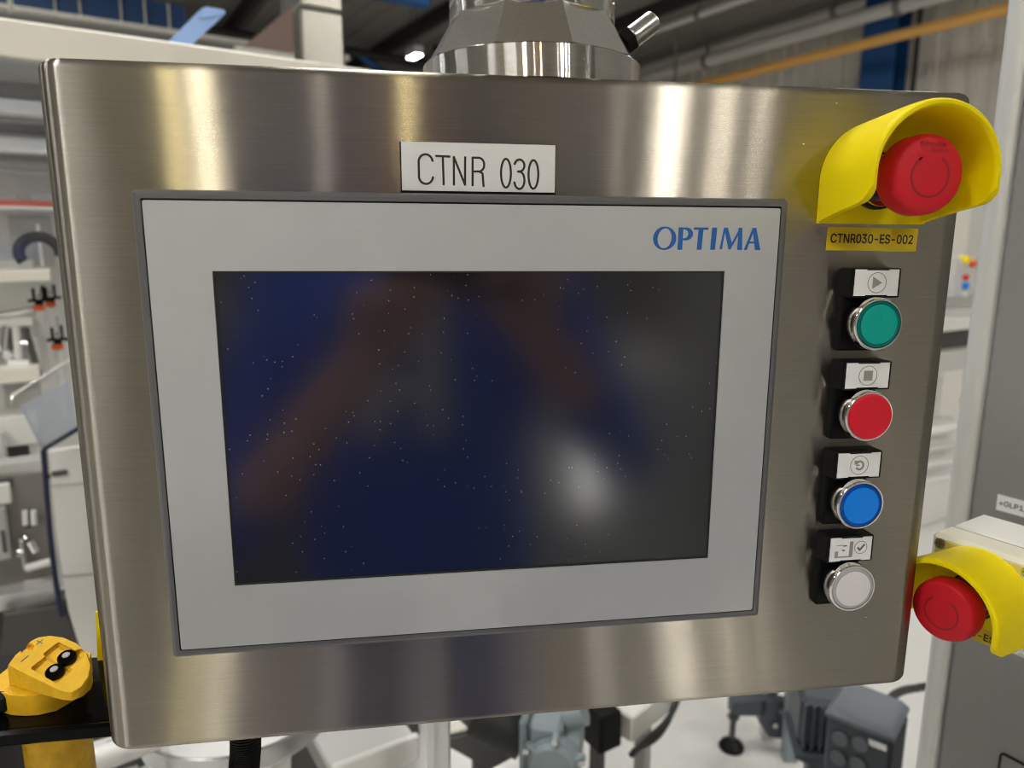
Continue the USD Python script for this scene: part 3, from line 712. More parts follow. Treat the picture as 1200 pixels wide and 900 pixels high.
for x in (-1.55, .56):
    part(pm, 'frame_column', cbox(x, x + .045, MY + .045, MY + .09, .03, zb - .06, .004), 'aluminium')
for x in (-1.5, .5):
    part(pm, 'machine_foot', cyl((x, MY + .2, 0), (x, MY + .2, .031), .04, n=20), 'machine_dark')
# rails and bands inside, seen through the upper guard
pbox('upper_rail', -60, 127, 300, 142, MY + .35, .05, 'machine_white')
pbox('upper_channel', -60, 150, 300, 166, MY + .55, .06, 'machine_grey')
pbox('middle_rail', -60, 174, 300, 181, MY + .42, .04, 'machine_white')
pbox('middle_channel', -60, 184, 300, 190, MY + .5, .04, 'machine_grey')
pbox('lower_rail', -60, 196, 300, 212, MY + .55, .05, 'machine_white')
pbox('air_manifold', -60, 226, 22, 239, MY + .5, .05, 'machine_grey')
pbox('air_manifold', 33, 226, 80, 239, MY + .5, .05, 'machine_grey')
pbox('red_strip', -60, 240, 300, 243.5, MY + .4, .02, 'red_line')
pbox('white_strip', -60, 243.8, 300, 249, MY + .4, .05, 'machine_white')
pbox('valve_block', 8, 252, 66, 312, MY + .62, .08, 'machine_grey')
pbox('valve_column', 42, 262, 52, 316, MY + .42, .03, 'machine_white')
pbox('valve_column', -20, 254, 4, 316, MY + .45, .05, 'machine_pale')
pbox('shelf', -90, 317.5, 61, 330, MY + .2, .30, 'machine_cream', label='bright cream shelf inside the machine')
pbox('shelf_tray', -60, 305, 40, 317, MY + .38, .06, 'machine_pale')
# looped black hose on the shelf
c = hp(46, 294, 1, MY + .30)
loop = [(c[0] + .040 * math.cos(a), c[1], c[2] + .036 * math.sin(a) - .004) for a in np.radians(np.linspace(215, -15, 26))]
part(pm, 'looped_hose', tube(loop, .0125, 14), 'cable_black', 'black hose bent into a loop above the shelf')
# toggle clamps: orange foot, dark lever
def clamp(px, py, y, s=1.0):
    p = hp(px, py, 1, y)
    k = part(pm, 'toggle_clamp', cat(cbox(p[0] - .024 * s, p[0] + .024 * s, y, y + .02, p[2] - .004 * s, p[2] + .003 * s, .001), cbox(p[0] - .014 * s, p[0] - .007 * s, y, y + .012, p[2], p[2] + .030 * s, .001),
             cbox(p[0] + .006 * s, p[0] + .013 * s, y, y + .012, p[2], p[2] + .036 * s, .001), cbox(p[0] - .010 * s, p[0] + .008 * s, y, y + .016, p[2] - .012 * s, p[2], .001)), 'black_plastic', 'black clamp on an orange foot')
    part(k, 'orange_foot', cbox(p[0] - .016 * s, p[0] + .010 * s, y - .01, y + .02, p[2] - .024 * s, p[2] - .012 * s, .002), 'orange_plastic')
    part(k, 'clamp_stem', cbox(p[0] - .010 * s, p[0] + .004 * s, y, y + .02, p[2] - .20 * s, p[2] - .024 * s, .002), 'machine_white')
    part(k, 'clamp_rod', cyl((p[0], y + .012, p[2] + .01), (p[0], MY + .93, p[2] + .01), .004, n=8), 'chrome_dull')
clamp(46, 352, MY + .40); clamp(60, 349, MY + .46, .9); clamp(68, 398, MY + .38)
# gripper head: chrome and dark bars, white bottles
def pcyl(name, a, b, y, r, m, owner=None, dy=0.0, n=18):
    p, q = hp(*a, 1, y), hp(*b, 1, y + dy); return part(owner or pm, name, cyl(p, q, r, n=n), m)
gh = part(pm, 'gripper_head', cbox(*(lambda a, b: (a[0], b[0], MY + .34, MY + .44, b[2], a[2]))(hp(-30, 372, 1, MY + .34), hp(36, 436, 1, MY + .34)), .006), 'machine_grey', 'grey gripper head with chrome rods and a white bottle')
for a, b, r, m in (((-6, 371), (40, 364), .010, 'chrome_dull'), ((-4, 378), (38, 376), .012, 'machine_white'), ((6, 380), (2, 416), .010, 'chrome'), ((18, 382), (22, 420), .009, 'machine_white'), ((30, 384), (42, 428), .007, 'machine_dark'),
                   ((12, 384), (14, 410), .006, 'machine_dark'), ((34, 398), (47, 440), .006, 'machine_dark'), ((22, 402), (32, 402), .007, 'chrome'), ((-4, 404), (12, 420), .010, 'machine_white'), ((36, 364), (40, 395), .008, 'machine_grey')):
    pcyl('gripper_rod', a, b, MY + .30, r, m, gh)
pcyl('white_bottle', (9, 428), (34, 428), MY + .26, .0125, 'machine_white', gh)
pbox('cream_bar', -60, 436, 48, 447, MY + .22, .05, 'machine_cream')
pbox('dark_gap', 2, 447, 50, 476, MY + .30, .05, 'machine_grey')
pcyl('clamp_wheel', (13, 467), (15, 467), MY + .12, .011, 'chrome')
# lower mechanics behind the second guard
pbox('white_carriage', -30, 492, 46, 520, MY + .25, .06, 'machine_white')
pbox('dark_carriage', 8, 522, 36, 546, MY + .28, .06, 'machine_dark')
pbox('pale_carriage', -30, 510, 9, 548, MY + .22, .06, 'machine_pale')
pbox('pale_carriage', 36, 506, 60, 548, MY + .26, .05, 'machine_pale')
for x in (20, 41):
    pcyl('round_knob', (x, 544), (x + 2.5, 544), MY + .14, .011, 'chrome_dull')
pbox('slot_band', -60, 551, 60, 556, MY + .12, .05, 'machine_pale')
pbox('slot_band', -60, 557, 60, 562, MY + .13, .05, 'machine_dark')
ppoly('control_plate', [(-60, 563), (52, 555), (66, 682), (-60, 702)], MY + .08, .02, 'bed_grey', label='grey steel front plate with switches and bolts')
pbox('dark_slot', -20, 564, 16, 571, MY + .075, .01, 'machine_dark')
pbox('sensor_block', -20, 571, 14, 590, MY + .06, .02, 'machine_white')
pbox('dark_slot', 26, 597, 42, 618, MY + .075, .01, 'machine_dark')
for x in (29, 39):
    pcyl('white_roller', (x, 598), (x + 1, 615), MY + .065, .0055, 'machine_white')
gz = pbox('gauge_box', -30, 600, 14, 655, MY + .05, .03, 'machine_grey')
pbox('gauge_window', 0, 622, 9, 648, MY + .046, .006, 'machine_dark', owner=gz)
for a, b, r, m in (((24, 632), (30, 668), .004, 'machine_grey'), ((35, 634), (42, 646), .008, 'chrome'), ((30, 666), (64, 657), .0085, 'machine_white'), ((20, 648), (26, 648), .0085, 'chrome'), ((26, 631), (28, 632), .008, 'chrome'), ((28, 685), (50, 683), .0085, 'machine_cream'), ((52, 684), (64, 682), .009, 'chrome')):
    pcyl('clamp_bar', a, b, MY + .06, r, m)
ppoly('bed_rail', [(-60, 707), (66, 688), (66, 705), (-60, 727)], MY - .02, .05, 'aluminium')
ppoly('bed_rail', [(18, 716), (80, 701), (80, 713), (18, 728)], MY - .04, .02, 'machine_dark')
ppoly('drip_pan', [(4, 722), (72, 712), (100, 760), (120, 880), (-20, 880), (2, 760)], MY - .06, .02, 'machine_dark')
# pale sloping side cover and the clear guard flap with its blue edge
ppoly('side_cover', [(57, 530), (140, 520), (160, 800), (106, 800), (80, 715), (68, 640)], MY - .12, .03, 'machine_white', label='white sloping side cover next to the blue guard edge')
pbox('cover_slot', 60, 553, 80, 557, MY - .125, .008, 'machine_dark')
ppoly('cover_seam', [(60, 569), (110, 565), (110, 566.2), (60, 570.2)], MY - .124, .006, 'machine_grey')
ppoly('cover_seam', [(72, 675), (120, 672), (120, 673.2), (72, 676.2)], MY - .124, .006, 'machine_grey')
# guards: upper window pane across the front and the flap
a, b = hp(-60, 67, 1, MY + .01), hp(110, 330, 1, MY + .01)
gw = part(pm, 'guard_window', cbox(a[0], .55, MY + .012, MY + .018, 1.42, za - .001), 'clear_guard', 'clear upper guard window')
fl = ppoly('guard_flap', [(25, 476), (80, 447), (92, 500), (50, 527)], MY - .16, .006, 'guard_hazy', label='hazy clear guard flap with dark blue edges')
e = [hp(px, py, 1, MY - .16) for px, py in ((96, 500), (51, 526.5))]; part(fl, 'flap_edge', cyl(e[0], e[1], .0045, n=10), 'edge_blue')
e = [hp(px, py, 1, MY - .16) for px, py in ((51, 527), (55, 580), (59, 630), (65, 680), (73, 722))]
part(fl, 'flap_edge', tube(e, .0052, 10), 'edge_blue')
e = [hp(px, py, 1, MY - .16) for px, py in ((25, 476), (50, 526))]; part(fl, 'flap_edge', cyl(e[0], e[1], .002, n=8), 'guard_hazy')
e = [hp(px, py, 1, MY - .10) for px, py in ((13, 465), (110, 404))]; part(pm, 'stay_rod', cyl(e[0], e[1], .003, n=8), 'aluminium')

# things on and above the machine hood
colx0, colx1 = hp(345, 40, 1, MY + .10)[0], hp(403, 40, 1, MY + .10)[0]
sc_ = thing('hood_column', 'brushed steel square column rising behind the panel left of the swivel joint', 'column', HM)
part(sc_, 'lower_tube', cbox(colx0 + .015, colx1, MY + .097, MY + .165, zb - .0298, 2.005, .006), 'column_steel')
part(sc_, 'upper_tube', cbox(colx0 + .015, colx1, MY + .097, MY + .165, 2.008, 2.9, .006), 'column_steel')
part(sc_, 'joint_sleeve', cbox(colx0 + .019, colx1 - .004, MY + .101, MY + .161, 1.99, 2.02, .002), 'machine_dark')
bl = thing('acrylic_strip', 'pale blue acrylic strip leaning on the cream hood', 'strip', HM)
q = [hp(px, py, 1, MY + .25) for px, py in ((193, 54), (236, 10), (243, 8), (262, 12), (264, 16), (219, 56))]
base_z = zb - .0298
q = [p if i not in (0, 5) else np.array([p[0] - (p[2] - base_z) * .95, p[1], base_z]) for i, p in enumerate(q)]
part(bl, 'strip', moved(extr(Polygon([(p[0], p[2]) for p in q]), .006), basis((1, 0, 0), (0, 0, 1), (0, -1, 0), (0, MY + .256, 0))), 'acrylic_blue')
part(bl, 'fold', moved(extr(Polygon([(q[1][0], q[1][2]), (q[2][0], q[2][2]), (q[3][0], q[3][2]), (q[4][0], q[4][2]), (q[2][0] - .02, q[2][2] - .03)]), .003), basis((1, 0, 0), (0, 0, 1), (0, -1, 0), (0, MY + .2495, 0))), 'acrylic_blue')
# cable tray and dark duct across the hall, brown ventilation panel
def hall_run(name, label, cat_, y, px0, py0, px1, py1, depth, m, hangers=True):
    z1, z0 = hp(px0, py0, 1, y)[2], hp(px0, py1, 1, y)[2]
    t = thing(name, label, cat_, HM)
    part(t, 'channel', cbox(-8.5, hp(px1, 60, 1, y)[0], y, y + depth, z0, z1, .01), m)
    if hangers:
        for x in np.arange(-7.5, 1.2, 1.45):
            part(t, 'hanger_rod', cyl((x, y + .05, z1 - .01), (x, y + .05, EAVE - .075), .012, n=8), 'tray_galvanised')
    return t
hall_run('cable_tray', 'galvanised cable tray hanging across the hall at upper left', 'cable tray', 5.2, 0, 3, 410, 12, .35, 'tray_galvanised')
hall_run('air_duct', 'dark grey air duct running below the galvanised cable tray', 'duct', 4.9, 0, 12, 330, 26, .25, 'duct_grey')
gz1, gz0 = hp(0, -30, 1, 7.5)[2], hp(0, 16, 1, 7.5)[2]
cg_ = thing('crane_girder', 'dark navy girder with thin hanging cables at the upper left corner', 'girder', HM)
part(cg_, 'girder', cbox(-8.0, hp(218, 20, 1, 7.5)[0], 7.5, 7.8, gz0, gz1, .01), 'girder_navy')
part(cg_, 'rail', cbox(-8.0, hp(218, 20, 1, 7.5)[0], 7.46, 7.84, gz0 - .06, gz0 - .001, .01), 'dark_beam')
for k in range(3):
    x = hp(218, 20, 1, 7.5)[0] - .3 - k * 2.4
    part(cg_, 'hanger_post', cbox(x - .05, x + .05, 7.6, 7.7, gz1 - .005, EAVE - .065, .005), 'dark_beam')
for px in (66, 95, 143, 171, 199):
    p = hp(px, 20, 1, 7.40)
    part(cg_, 'cable', cyl((p[0], 7.45, gz0 - .55), (p[0], 7.45, gz1 - .02), .009, n=8), 'tray_galvanised')
q0, q1 = hp(285, 55, 1, 4.0), hp(346, 15, 1, 4.0)
vp = thing('ventilation_hood', 'brown ventilation hood with a pale rim beside the steel column', 'ventilation hood', HM)
part(vp, 'brown_panel', hull([(x, y, z) for y in (4.0, 4.6) for x, z in ((q0[0], q0[2]), (q1[0] + .18, q0[2]), (q1[0] + .18, q1[2] + .09), (q1[0] - .02, q1[2] + .03))]), 'brown_panel')
part(vp, 'rim', cbox(q0[0] - .05, q1[0] + .20, 3.97, 4.63, q0[2] - .05, q0[2] - .001, .01), 'tray_galvanised')
part(vp, 'stack', cbox(q1[0] + .03, q1[0] + .16, 4.2, 4.4, q1[2] + .05, EAVE - .06, .01), 'duct_grey')

# ================================================================ BELOW THE PANEL
def stand(owner, x, y, z0, z1, w=.02, m='aluminium'):
    return part(owner, 'leg', cbox(x - w, x + w, y - w, y + w, z0, z1, .003), m)
# white round feeder table with a steel rim
P0 = onZ(285, 884, .78); d = P0 - CAM; d[2] = 0; d /= np.linalg.norm(d); fc = P0 + d * .14
fb = thing('feeder_table', 'round white feeder table with a bright steel rim under the panel', 'table', basis((1, 0, 0), (0, 1, 0), (0, 0, 1), (fc[0], fc[1], 0)))
part(fb, 'disc', lathe([(0, .755), (.134, .755), (.134, .774), (.120, .770), (.05, .767), (0, .767)], 96), 'machine_white')
part(fb, 'rim', lathe([(.1342, .750), (.141, .750), (.142, .755), (.142, .779), (.1395, .782), (.136, .780), (.1342, .774), (.1342, .750)], 96), 'chrome_dull')
part(fb, 'housing', lathe([(0, .60), (.06, .60), (.068, .615), (.068, .64), (.075, .7495), (0, .7495)], 72), 'machine_white')
part(fb, 'pedestal', lathe([(0, 0), (.09, 0), (.09, .02), (.06, .04), (.055, .5995), (0, .5995)], 48), 'machine_grey')
# perforated plate and white arm, lower left
pp = thing('perforated_bracket', 'pale perforated bracket with a dark recess below the lower left panel corner', 'bracket')
a = onZ(165, 893, .70)
part(pp, 'plate', moved(cbox(-.085, .047, -.05, .09, -.006, 0, .002), rotz(HDEG, a)), 'machine_pale')
for i in range(3):
    for k in range(2):
        part(pp, 'hole_plug', moved(cyl((.0 + i * .016, .012 - k * .02, -.001), (.0 + i * .016, .012 - k * .02, .0015), .0045, n=12), rotz(HDEG, a)), 'machine_dark')
part(pp, 'recess', moved(cbox(-.04, .01, -.005, .06, 0, .012, .002), rotz(HDEG, a)), 'machine_dark')
part(pp, 'leg', cbox(a[0] - .02, a[0] + .02, a[1] + .01, a[1] + .05, 0, a[2] - .0055, .003), 'machine_grey')
a0, a1 = onZ(92, 899, .80), onZ(200, 858, .80)
wa = thing('white_arm', 'white rounded bar running behind the lower left panel corner', 'bar')
part(wa, 'bar', cat(cyl(a0, a1, .016, n=24)), 'machine_white')
part(wa, 'leg', cyl((a0[0], a0[1], 0), (a0[0], a0[1], a0[2] - .010), .012, n=16), 'machine_white')
# conveyor with white edge rails running to an aluminium post
CZ = .60
c0, c1 = onZ(395, 895, CZ), onZ(492, 857, CZ)
yh = c0 @ HY
LC = .17
cv = thing('flat_conveyor', 'pale flat conveyor with bright edge rails under the panel', 'conveyor', HM)
xe = onZ(500, 860, CZ) @ HX
part(cv, 'belt', cbox(xe - LC, xe - .012, yh + .008, yh + .20, CZ - .06, CZ - .012, .004), 'machine_pale')
part(cv, 'edge_rail', cbox(xe - LC, xe - .012, yh - .006, yh + .007, CZ - .05, CZ, .003), 'machine_white')
part(cv, 'edge_rail', cbox(xe - LC, xe - .012, yh + .201, yh + .214, CZ - .05, CZ, .003), 'machine_white')
part(cv, 'side_skirt', cbox(xe - LC, xe - .012, yh - .05, yh - .0065, CZ - .10, CZ - .06, .003), 'machine_pale')
part(cv, 'cream_block', cbox(max(c0 @ HX - .06, xe - LC), c0 @ HX - .01, yh - .045, yh - .007, CZ - .06, CZ - .028, .003), 'machine_cream')
for x in (xe - .10,):
    part(cv, 'leg', cbox(x - .02, x + .02, yh + .08, yh + .12, 0, CZ - .06, .003), 'aluminium')
ap = thing('profile_post', 'slotted aluminium profile post standing right of the pale conveyor', 'post')
q = at(514, 870, .95)
prof = sbox(-.016, -.016, .016, .016)
for s in (-1, 1):
    prof = prof.difference(sbox(-.004, min(s * .010, s * .03), .004, max(s * .010, s * .03))).difference(sbox(min(s * .010, s * .03), -.004, max(s * .010, s * .03), .004))
part(ap, 'profile', moved(extr(prof, .78), rotz(-8, (q[0], q[1], .01))), 'aluminium')
part(ap, 'foot', cyl((q[0], q[1], 0), (q[0], q[1], .0098), .03, n=24), 'black_plastic')
# grey gear unit with a black motor
q = at(650, 872, 1.12)
gu = thing('gear_unit', 'blue grey gear unit with ribbed round cover and black motor below the panel', 'gear motor', rotz(-22, q))
part(gu, 'gear_case', cbox(-.050, .012, .0, .09, -.085, .030, .008), 'gear_grey')
part(gu, 'case_flange', cbox(-.062, -.050, -.01, .10, -.10, .040, .005), 'gear_grey')
part(gu, 'round_cover', cat(cyl((.0, -.012, -.035), (.0, .01, -.035), .048, n=32), cyl((.0, -.022, -.035), (.0, -.012, -.035), .038, .046, n=32)), 'gear_grey')
for k in range(5):
    an = math.radians(25 + k * 62)
    r_ = part(gu, 'cover_rib', moved(cbox(.018, .060, -.016, .0, -.007, .007, .003), basis((math.cos(an), 0, math.sin(an)), (0, 1, 0), (-math.sin(an), 0, math.cos(an)), (0, 0, -.035))), 'gear_grey')
    e = np.array([.055 * math.cos(an), -.016, -.035 + .055 * math.sin(an)])
    part(gu, 'bolt', cyl(e, e + (0, -.008, 0), .006, n=6), 'chrome_dull')
part(gu, 'adapter', cat(cyl((.040, .05, -.03), (.012, .05, -.03), .040, n=24), cyl((.012, .05, .02), (.045, .05, .035), .022, n=20)), 'gear_grey')
part(gu, 'motor', cat(cyl((-.062, .05, -.03), (-.155, .05, .01), .045, .050, n=32)), 'cable_black')
part(gu, 'motor_cap', cyl((-.155, .05, .01), (-.185, .05, .022), .038, .030, n=32), 'machine_dark')
part(gu, 'pedestal', cbox(-.045, .005, .02, .075, -q[2], -.085, .004), 'machine_grey')
q = at(558, 862, 1.30)
ch = thing('dark_chute', 'dark sloping chute under the panel left of the grey gear unit', 'chute', rotz(10, q))
part(ch, 'chute_body', hull([(-.085, -.04, .035), (.07, -.04, .035), (.065, -.03, -.045), (.02, -.03, -.060), (-.085, .09, .035), (.07, .09, .035), (.02, .09, -.06), (.065, .09, -.045)]), 'machine_dark')
part(ch, 'chute_lid', cbox(-.075, .085, -.03, .11, .0352, .043, .003), 'machine_cream')
part(ch, 'leg', cbox(-.0, .03, .0, .04, -q[2], -.05, .003), 'machine_dark')
q = at(706, 850, 1.45)
jb = thing('junction_box', 'black junction box right behind the grey gear unit', 'junction box', rotz(HDEG, q))
part(jb, 'box', cbox(-.030, .030, -.03, .05, -.045, .045, .004), 'black_plastic')
part(jb, 'lid', cbox(-.027, .027, -.034, -.0302, -.040, .040, .002), 'black_plastic')
part(jb, 'leg', cbox(-.012, .012, .0, .03, -q[2], -.045, .002), 'machine_dark')
q = at(757, 838, 1.55)
cd = thing('cable_duct', 'beige cable duct with black cables lying along its lower edge', 'cable duct', rotz(HDEG + 14, q))
part(cd, 'duct', cbox(-.085, .11, -.02, .05, -.020, .045, .004), 'box_white')
part(cd, 'cover_screw', cyl((.055, -.024, .030), (.055, -.019, .030), .008, n=16), 'chrome_dull')
part(cd, 'cable', tube(curve([(-.10, -.028, -.035), (-.03, -.03, -.028), (.04, -.032, -.020), (.09, -.03, .012), (.13, -.01, .045)], 10), .007, 10), 'cable_black')
part(cd, 'cable', tube(curve([(-.10, -.034, -.02), (-.02, -.038, -.036), (.05, -.034, -.022), (.115, -.02, .02), (.14, .02, .03)], 10), .005, 10), 'cable_black')
part(cd, 'leg', cbox(.0, .03, .0, .03, -q[2], -.0195, .002), 'machine_grey')
# machine stand with black bracket and levelling foot
f0 = onZ(857, 876, 0.0)
lf = thing('levelling_foot', 'black levelling foot on the white floor at the end of a dark bracket', 'machine foot')
part(lf, 'pad', moved(lathe([(0, 0), (.036, 0), (.037, .006), (.032, .016), (.017, .026), (.010, .034), (0, .034)], 40), t=f0), 'black_plastic')
part(lf, 'spindle', cyl(f0 + (0, 0, .034), f0 + (0, 0, .119), .009, n=16), 'machine_dark')
part(lf, 'nut', cyl(f0 + (0, 0, .096), f0 + (0, 0, .108), .017, n=6), 'machine_dark')
rt_ = np.array([RT[0], RT[1], 0]); bk = np.array([-RT[1], RT[0], 0])
BM = basis(rt_, bk, (0, 0, 1), f0)
legx = .135
br = part(lf, 'bracket', moved(cat(hull([(x, y, z) for y in (-.02, .02) for x, z in ((-.012, .118), (-.012, .160), (.085, .166), (.085, .118))]), hull([(x, y, z) for y in (-.02, .02) for x, z in ((.07, .166), (.07, .095), (.10, .050), (.165, .040), (.165, .155))])), BM), 'motor_grey')
for x, z in ((.115, .09), (.145, .075), (.13, .135)):
    part(br, 'bolt', moved(cyl((x, -.028, z), (x, -.019, z), .008, n=6), BM), 'chrome_dull')
ml = thing('machine_leg', 'light grey machine leg between the black bracket and the dark motor', 'leg', BM)
part(ml, 'tube', cbox(legx - .004, legx + .036, -.066, -.030, 0, .34, .004), 'gear_grey')
part(ml, 'rear_tube', cbox(legx - .035, legx + .005, .03, .07, 0, .32, .004), 'aluminium')
part(ml, 'cross_tie', cbox(legx - .030, legx + .03, -.0295, .0295, .20, .24, .003), 'gear_grey')
# dark geared motors
q = at(1022, 844, 1.42)
dm = thing('drive_motor', 'dark grey drive motor with a square electronics box at lower right', 'motor', rotz(-48, q))
part(dm, 'electronics_box', cbox(-.062, .050, -.075, .035, -.095, .022, .006), 'motor_grey')
part(dm, 'box_lid', hull([(x, y, z) for x, y in ((-.066, -.079), (.054, -.079), (.054, .039), (-.066, .039)) for z in (.0222, .030)] + [(-.055, -.06, .044), (.04, -.06, .040), (.04, .03, .044), (-.055, .03, .048)]), 'motor_pale')
for x, z in ((-.035, -.012), (.0, -.006), (-.035, -.052), (.0, -.048)):
    part(dm, 'plug', cyl((x, -.082, z), (x, -.0745, z), .014, n=24), 'motor_pale')
part(dm, 'rating_plate', cbox(.012, .042, -.0768, -.0745, -.002, .010), 'aluminium')
for k in range(6):
    part(dm, 'box_rib', cbox(.0500, .055, -.07 + k * .018, -.064 + k * .018, -.09, .018, .001), 'motor_grey')
part(dm, 'lower_casing', cbox(-.045, .03, -.10, .03, -.15, -.0955, .008), 'motor_grey')
part(dm, 'pedestal', cbox(-.03, .02, -.04, .02, -q[2], -.150, .004), 'motor_grey')
q2 = at(962, 836, 1.55)
fm = thing('finned_motor', 'dark finned motor housing left of the square electronics box', 'motor', rotz(-20, q2))
part(fm, 'housing', cbox(-.052, .060, -.05, .09, -.055, .060, .012), 'motor_grey')
for k in range(7):
    part(fm, 'cooling_fin', cbox(-.046 + k * .016, -.040 + k * .016, -.062, -.0495, -.048, .052, .001), 'motor_grey')
part(fm, 'flange', hull([(x, y, z) for y in (-.075, .08) for x, z in ((-.062, -.062), (-.062, -.0555), (.062, -.0555), (.062, -.085), (.02, -.092))]), 'motor_grey')
for x in (.012, .030, .048):
    part(fm, 'bolt', cyl((x, -.083, -.072), (x, -.0745, -.072), .007, n=6), 'chrome_dull')
part(fm, 'pedestal', cbox(-.02, .03, -.02, .03, -q2[2], -.088, .004), 'motor_grey')
k0 = at(1040, 822, 1.46)
cb = [k0, at(1052, 812, 1.55), at(1070, 807, 1.65), at(1100, 806, 1.75), at(1125, 830, 1.8)]
last = cb[-1].copy(); last[2] = .012
solo('motor_cable', cat(tube(curve(cb + [last], 14), .0085, 12)), 'cable_black', 'black cable leading from the dark motor to the right', 'cable')

# ================================================================ FAR MACHINE IN THE GAP BETWEEN PANEL AND CABINET
fx = hp(1122, 330, 1, 1.6)
fmch = thing('far_machine', 'pale machine with small push buttons seen between panel and grey cabinet', 'machine', HM)
FY = 1.6
part(fmch, 'base', cbox(fx[0] - .45, fx[0] + .9, FY + .02, FY + .6, 0, .62, .01), 'machine_white')
pbox('tall_panel', 1060, 190, 1128, 334, FY + .10, .05, 'box_white', owner=fmch)
pbox('blue_grey_panel', 1128, 190, 1160, 300, FY + .16, .05, 'machine_pale', owner=fmch)
pbox('button_housing', 1121, 302, 1142, 352, FY, .05, 'machine_pale', owner=fmch)
def fbut(px, py, r, m, name, lab):
    p = hp(px, py, 1, FY - .003)
    part(fmch, name, cyl(p - (0, .018, 0), p + (0, .004, 0), r, n=20), m, lab)
p = hp(1131, 305, 1, FY)
part(fmch, 'signal_lamp', cat(cyl((p[0], FY + .01, p[2] - .012), (p[0], FY + .01, p[2] + .014), .032, .032, n=24), cyl((p[0], FY + .01, p[2] + .014), (p[0], FY + .01, p[2] + .022), .032, .018, n=24)), 'guard_yellow', 'yellow round cap')
fbut(1139, 309, .018, 'orange_plastic', 'button', 'orange button')
fbut(1130, 325, .013, 'cap_red', 'button', 'red button')
fbut(1130, 335, .017, 'cap_blue', 'button', 'blue button')
fbut(1128, 345, .013, 'machine_white', 'button', 'white button')
pbox('dark_ledge', 1060, 350, 1160, 356, FY - .02, .10, 'machine_grey', owner=fmch)
pbox('pale_box', 1060, 357, 1160, 382, FY + .02, .1, 'machine_white', owner=fmch)
pbox('ledge', 1060, 378, 1160, 383, FY - .03, .06, 'machine_white', owner=fmch)
pbox('recess', 1060, 384, 1160, 420, FY + .06, .1, 'machine_dark', owner=fmch)
pbox('drawer', 1060, 418, 1160, 432, FY + .0, .1, 'machine_pale', owner=fmch)
pbox('pink_box', 1108, 438, 1124, 484, FY - .02, .08, 'box_white', owner=fmch)
pbox('dark_bracket', 1090, 436, 1108, 480, FY + .02, .06, 'machine_grey', owner=fmch)
pbox('lower_plate', 1060, 484, 1160, 502, FY + .03, .06, 'machine_dark', owner=fmch)
for py, m in ((512, 'machine_white'), (532, 'machine_pale'), (550, 'machine_white'), (568, 'machine_white')):
    a, b = hp(1060, py, 1, FY - .04), hp(1125, py - 12, 1, FY - .04)
    part(fmch, 'white_roll', cyl(a, b, .020, n=20), m)
pbox('white_front', 1040, 575, 1130, 640, FY - .02, .04, 'machine_white', owner=fmch)
pbox('drive_block', 1050, 748, 1089, 792, FY - .10, .12, 'gear_grey', owner=fmch)
pbox('drive_cover', 1050, 728, 1092, 744, FY - .11, .13, 'machine_white', owner=fmch)
fy_ = FY; FY = 1.5
fbut(1076, 768, .016, 'chrome_dull', 'drive_knob', None)
FY = fy_

# ================================================================ BEHIND THE CAMERA: what the screen and the steel mirror
# photographer: stands on the floor, both hands at the phone whose lens is the camera
def balls(chain):
    """one smooth solid from (joint, radius) bones; bones given as pairs"""
    out = None
    for (p, r), (q, s) in chain:
        a = Manifold.sphere(r, 20).translate(tuple(map(float, p))); b = Manifold.sphere(s, 20).translate(tuple(map(float, q)))
        h = Manifold.batch_hull([a, b]); out = h if out is None else out + h
    return out
def soft(m, size, rounds=8):
    t = tri(m.refine_to_length(size)); t.merge_vertices(); trimesh.smoothing.filter_taubin(t, iterations=rounds); return t
V = lambda *a: np.array(a, float)
BX, BY = -.02, -.86
SH = V(BX, BY, 1.43)
ph_c = CAM - FW * .0085 + RT * .055 - UP * .018
phone = thing('smartphone', 'dark smartphone held up in both hands in front of the panel', 'phone', basis(RT, UP, -FW, ph_c))
part(phone, 'body', cbox(-.077, .077, -.038, .038, -.0035, .0040, .0025), 'black_gloss')
part(phone, 'lens_ring', cyl((-.055, .018, -.0048), (-.055, .018, -.0034), .0085, n=32) - cyl((-.055, .018, -.006), (-.055, .018, -.003), .0070, n=32), 'chrome_dull')
def phw(x, y, z): return ph_c + RT * x + UP * y - FW * z
hands = {}
person = thing('person', 'photographer in a blue work jacket holding a phone, mirrored in the dark screen', 'person')
S = {}
lh, rh = phw(-.075, -.050, .012), phw(.080, -.030, .012)
lw, rw = lh + V(-.02, -.065, -.055), rh + V(.02, -.065, -.055)
lel, rel = V(BX - .29, BY + .14, 1.02), V(BX + .31, BY + .17, 1.13)
lsh, rsh = SH + V(-.205, 0, -.04), SH + V(.205, 0, -.04)
jacket = balls([((lsh, .070), (lel, .052)), ((lel, .052), (lw + (lel - lw) * .80, .049)), ((rsh, .070), (rel, .052)), ((rel, .052), (rw + (rel - rw) * .50, .045)),
                ((lsh, .075), (rsh, .075)), ((SH + V(-.10, .01, -.10), .125), (SH + V(.10, .01, -.10), .125)), ((SH + V(-.10, .01, -.10), .125), (V(BX - .075, BY, 1.02), .115)), ((SH + V(.10, .01, -.10), .125), (V(BX + .075, BY, 1.02), .115)),
                ((SH + V(0, .015, -.10), .13), (V(BX, BY, 1.0), .125)), ((V(BX - .085, BY, 1.02), .115), (V(BX - .085, BY, .90), .118)), ((V(BX + .085, BY, 1.02), .115), (V(BX + .085, BY, .90), .118)), ((V(BX - .085, BY, .90), .118), (V(BX + .085, BY, .90), .118))])
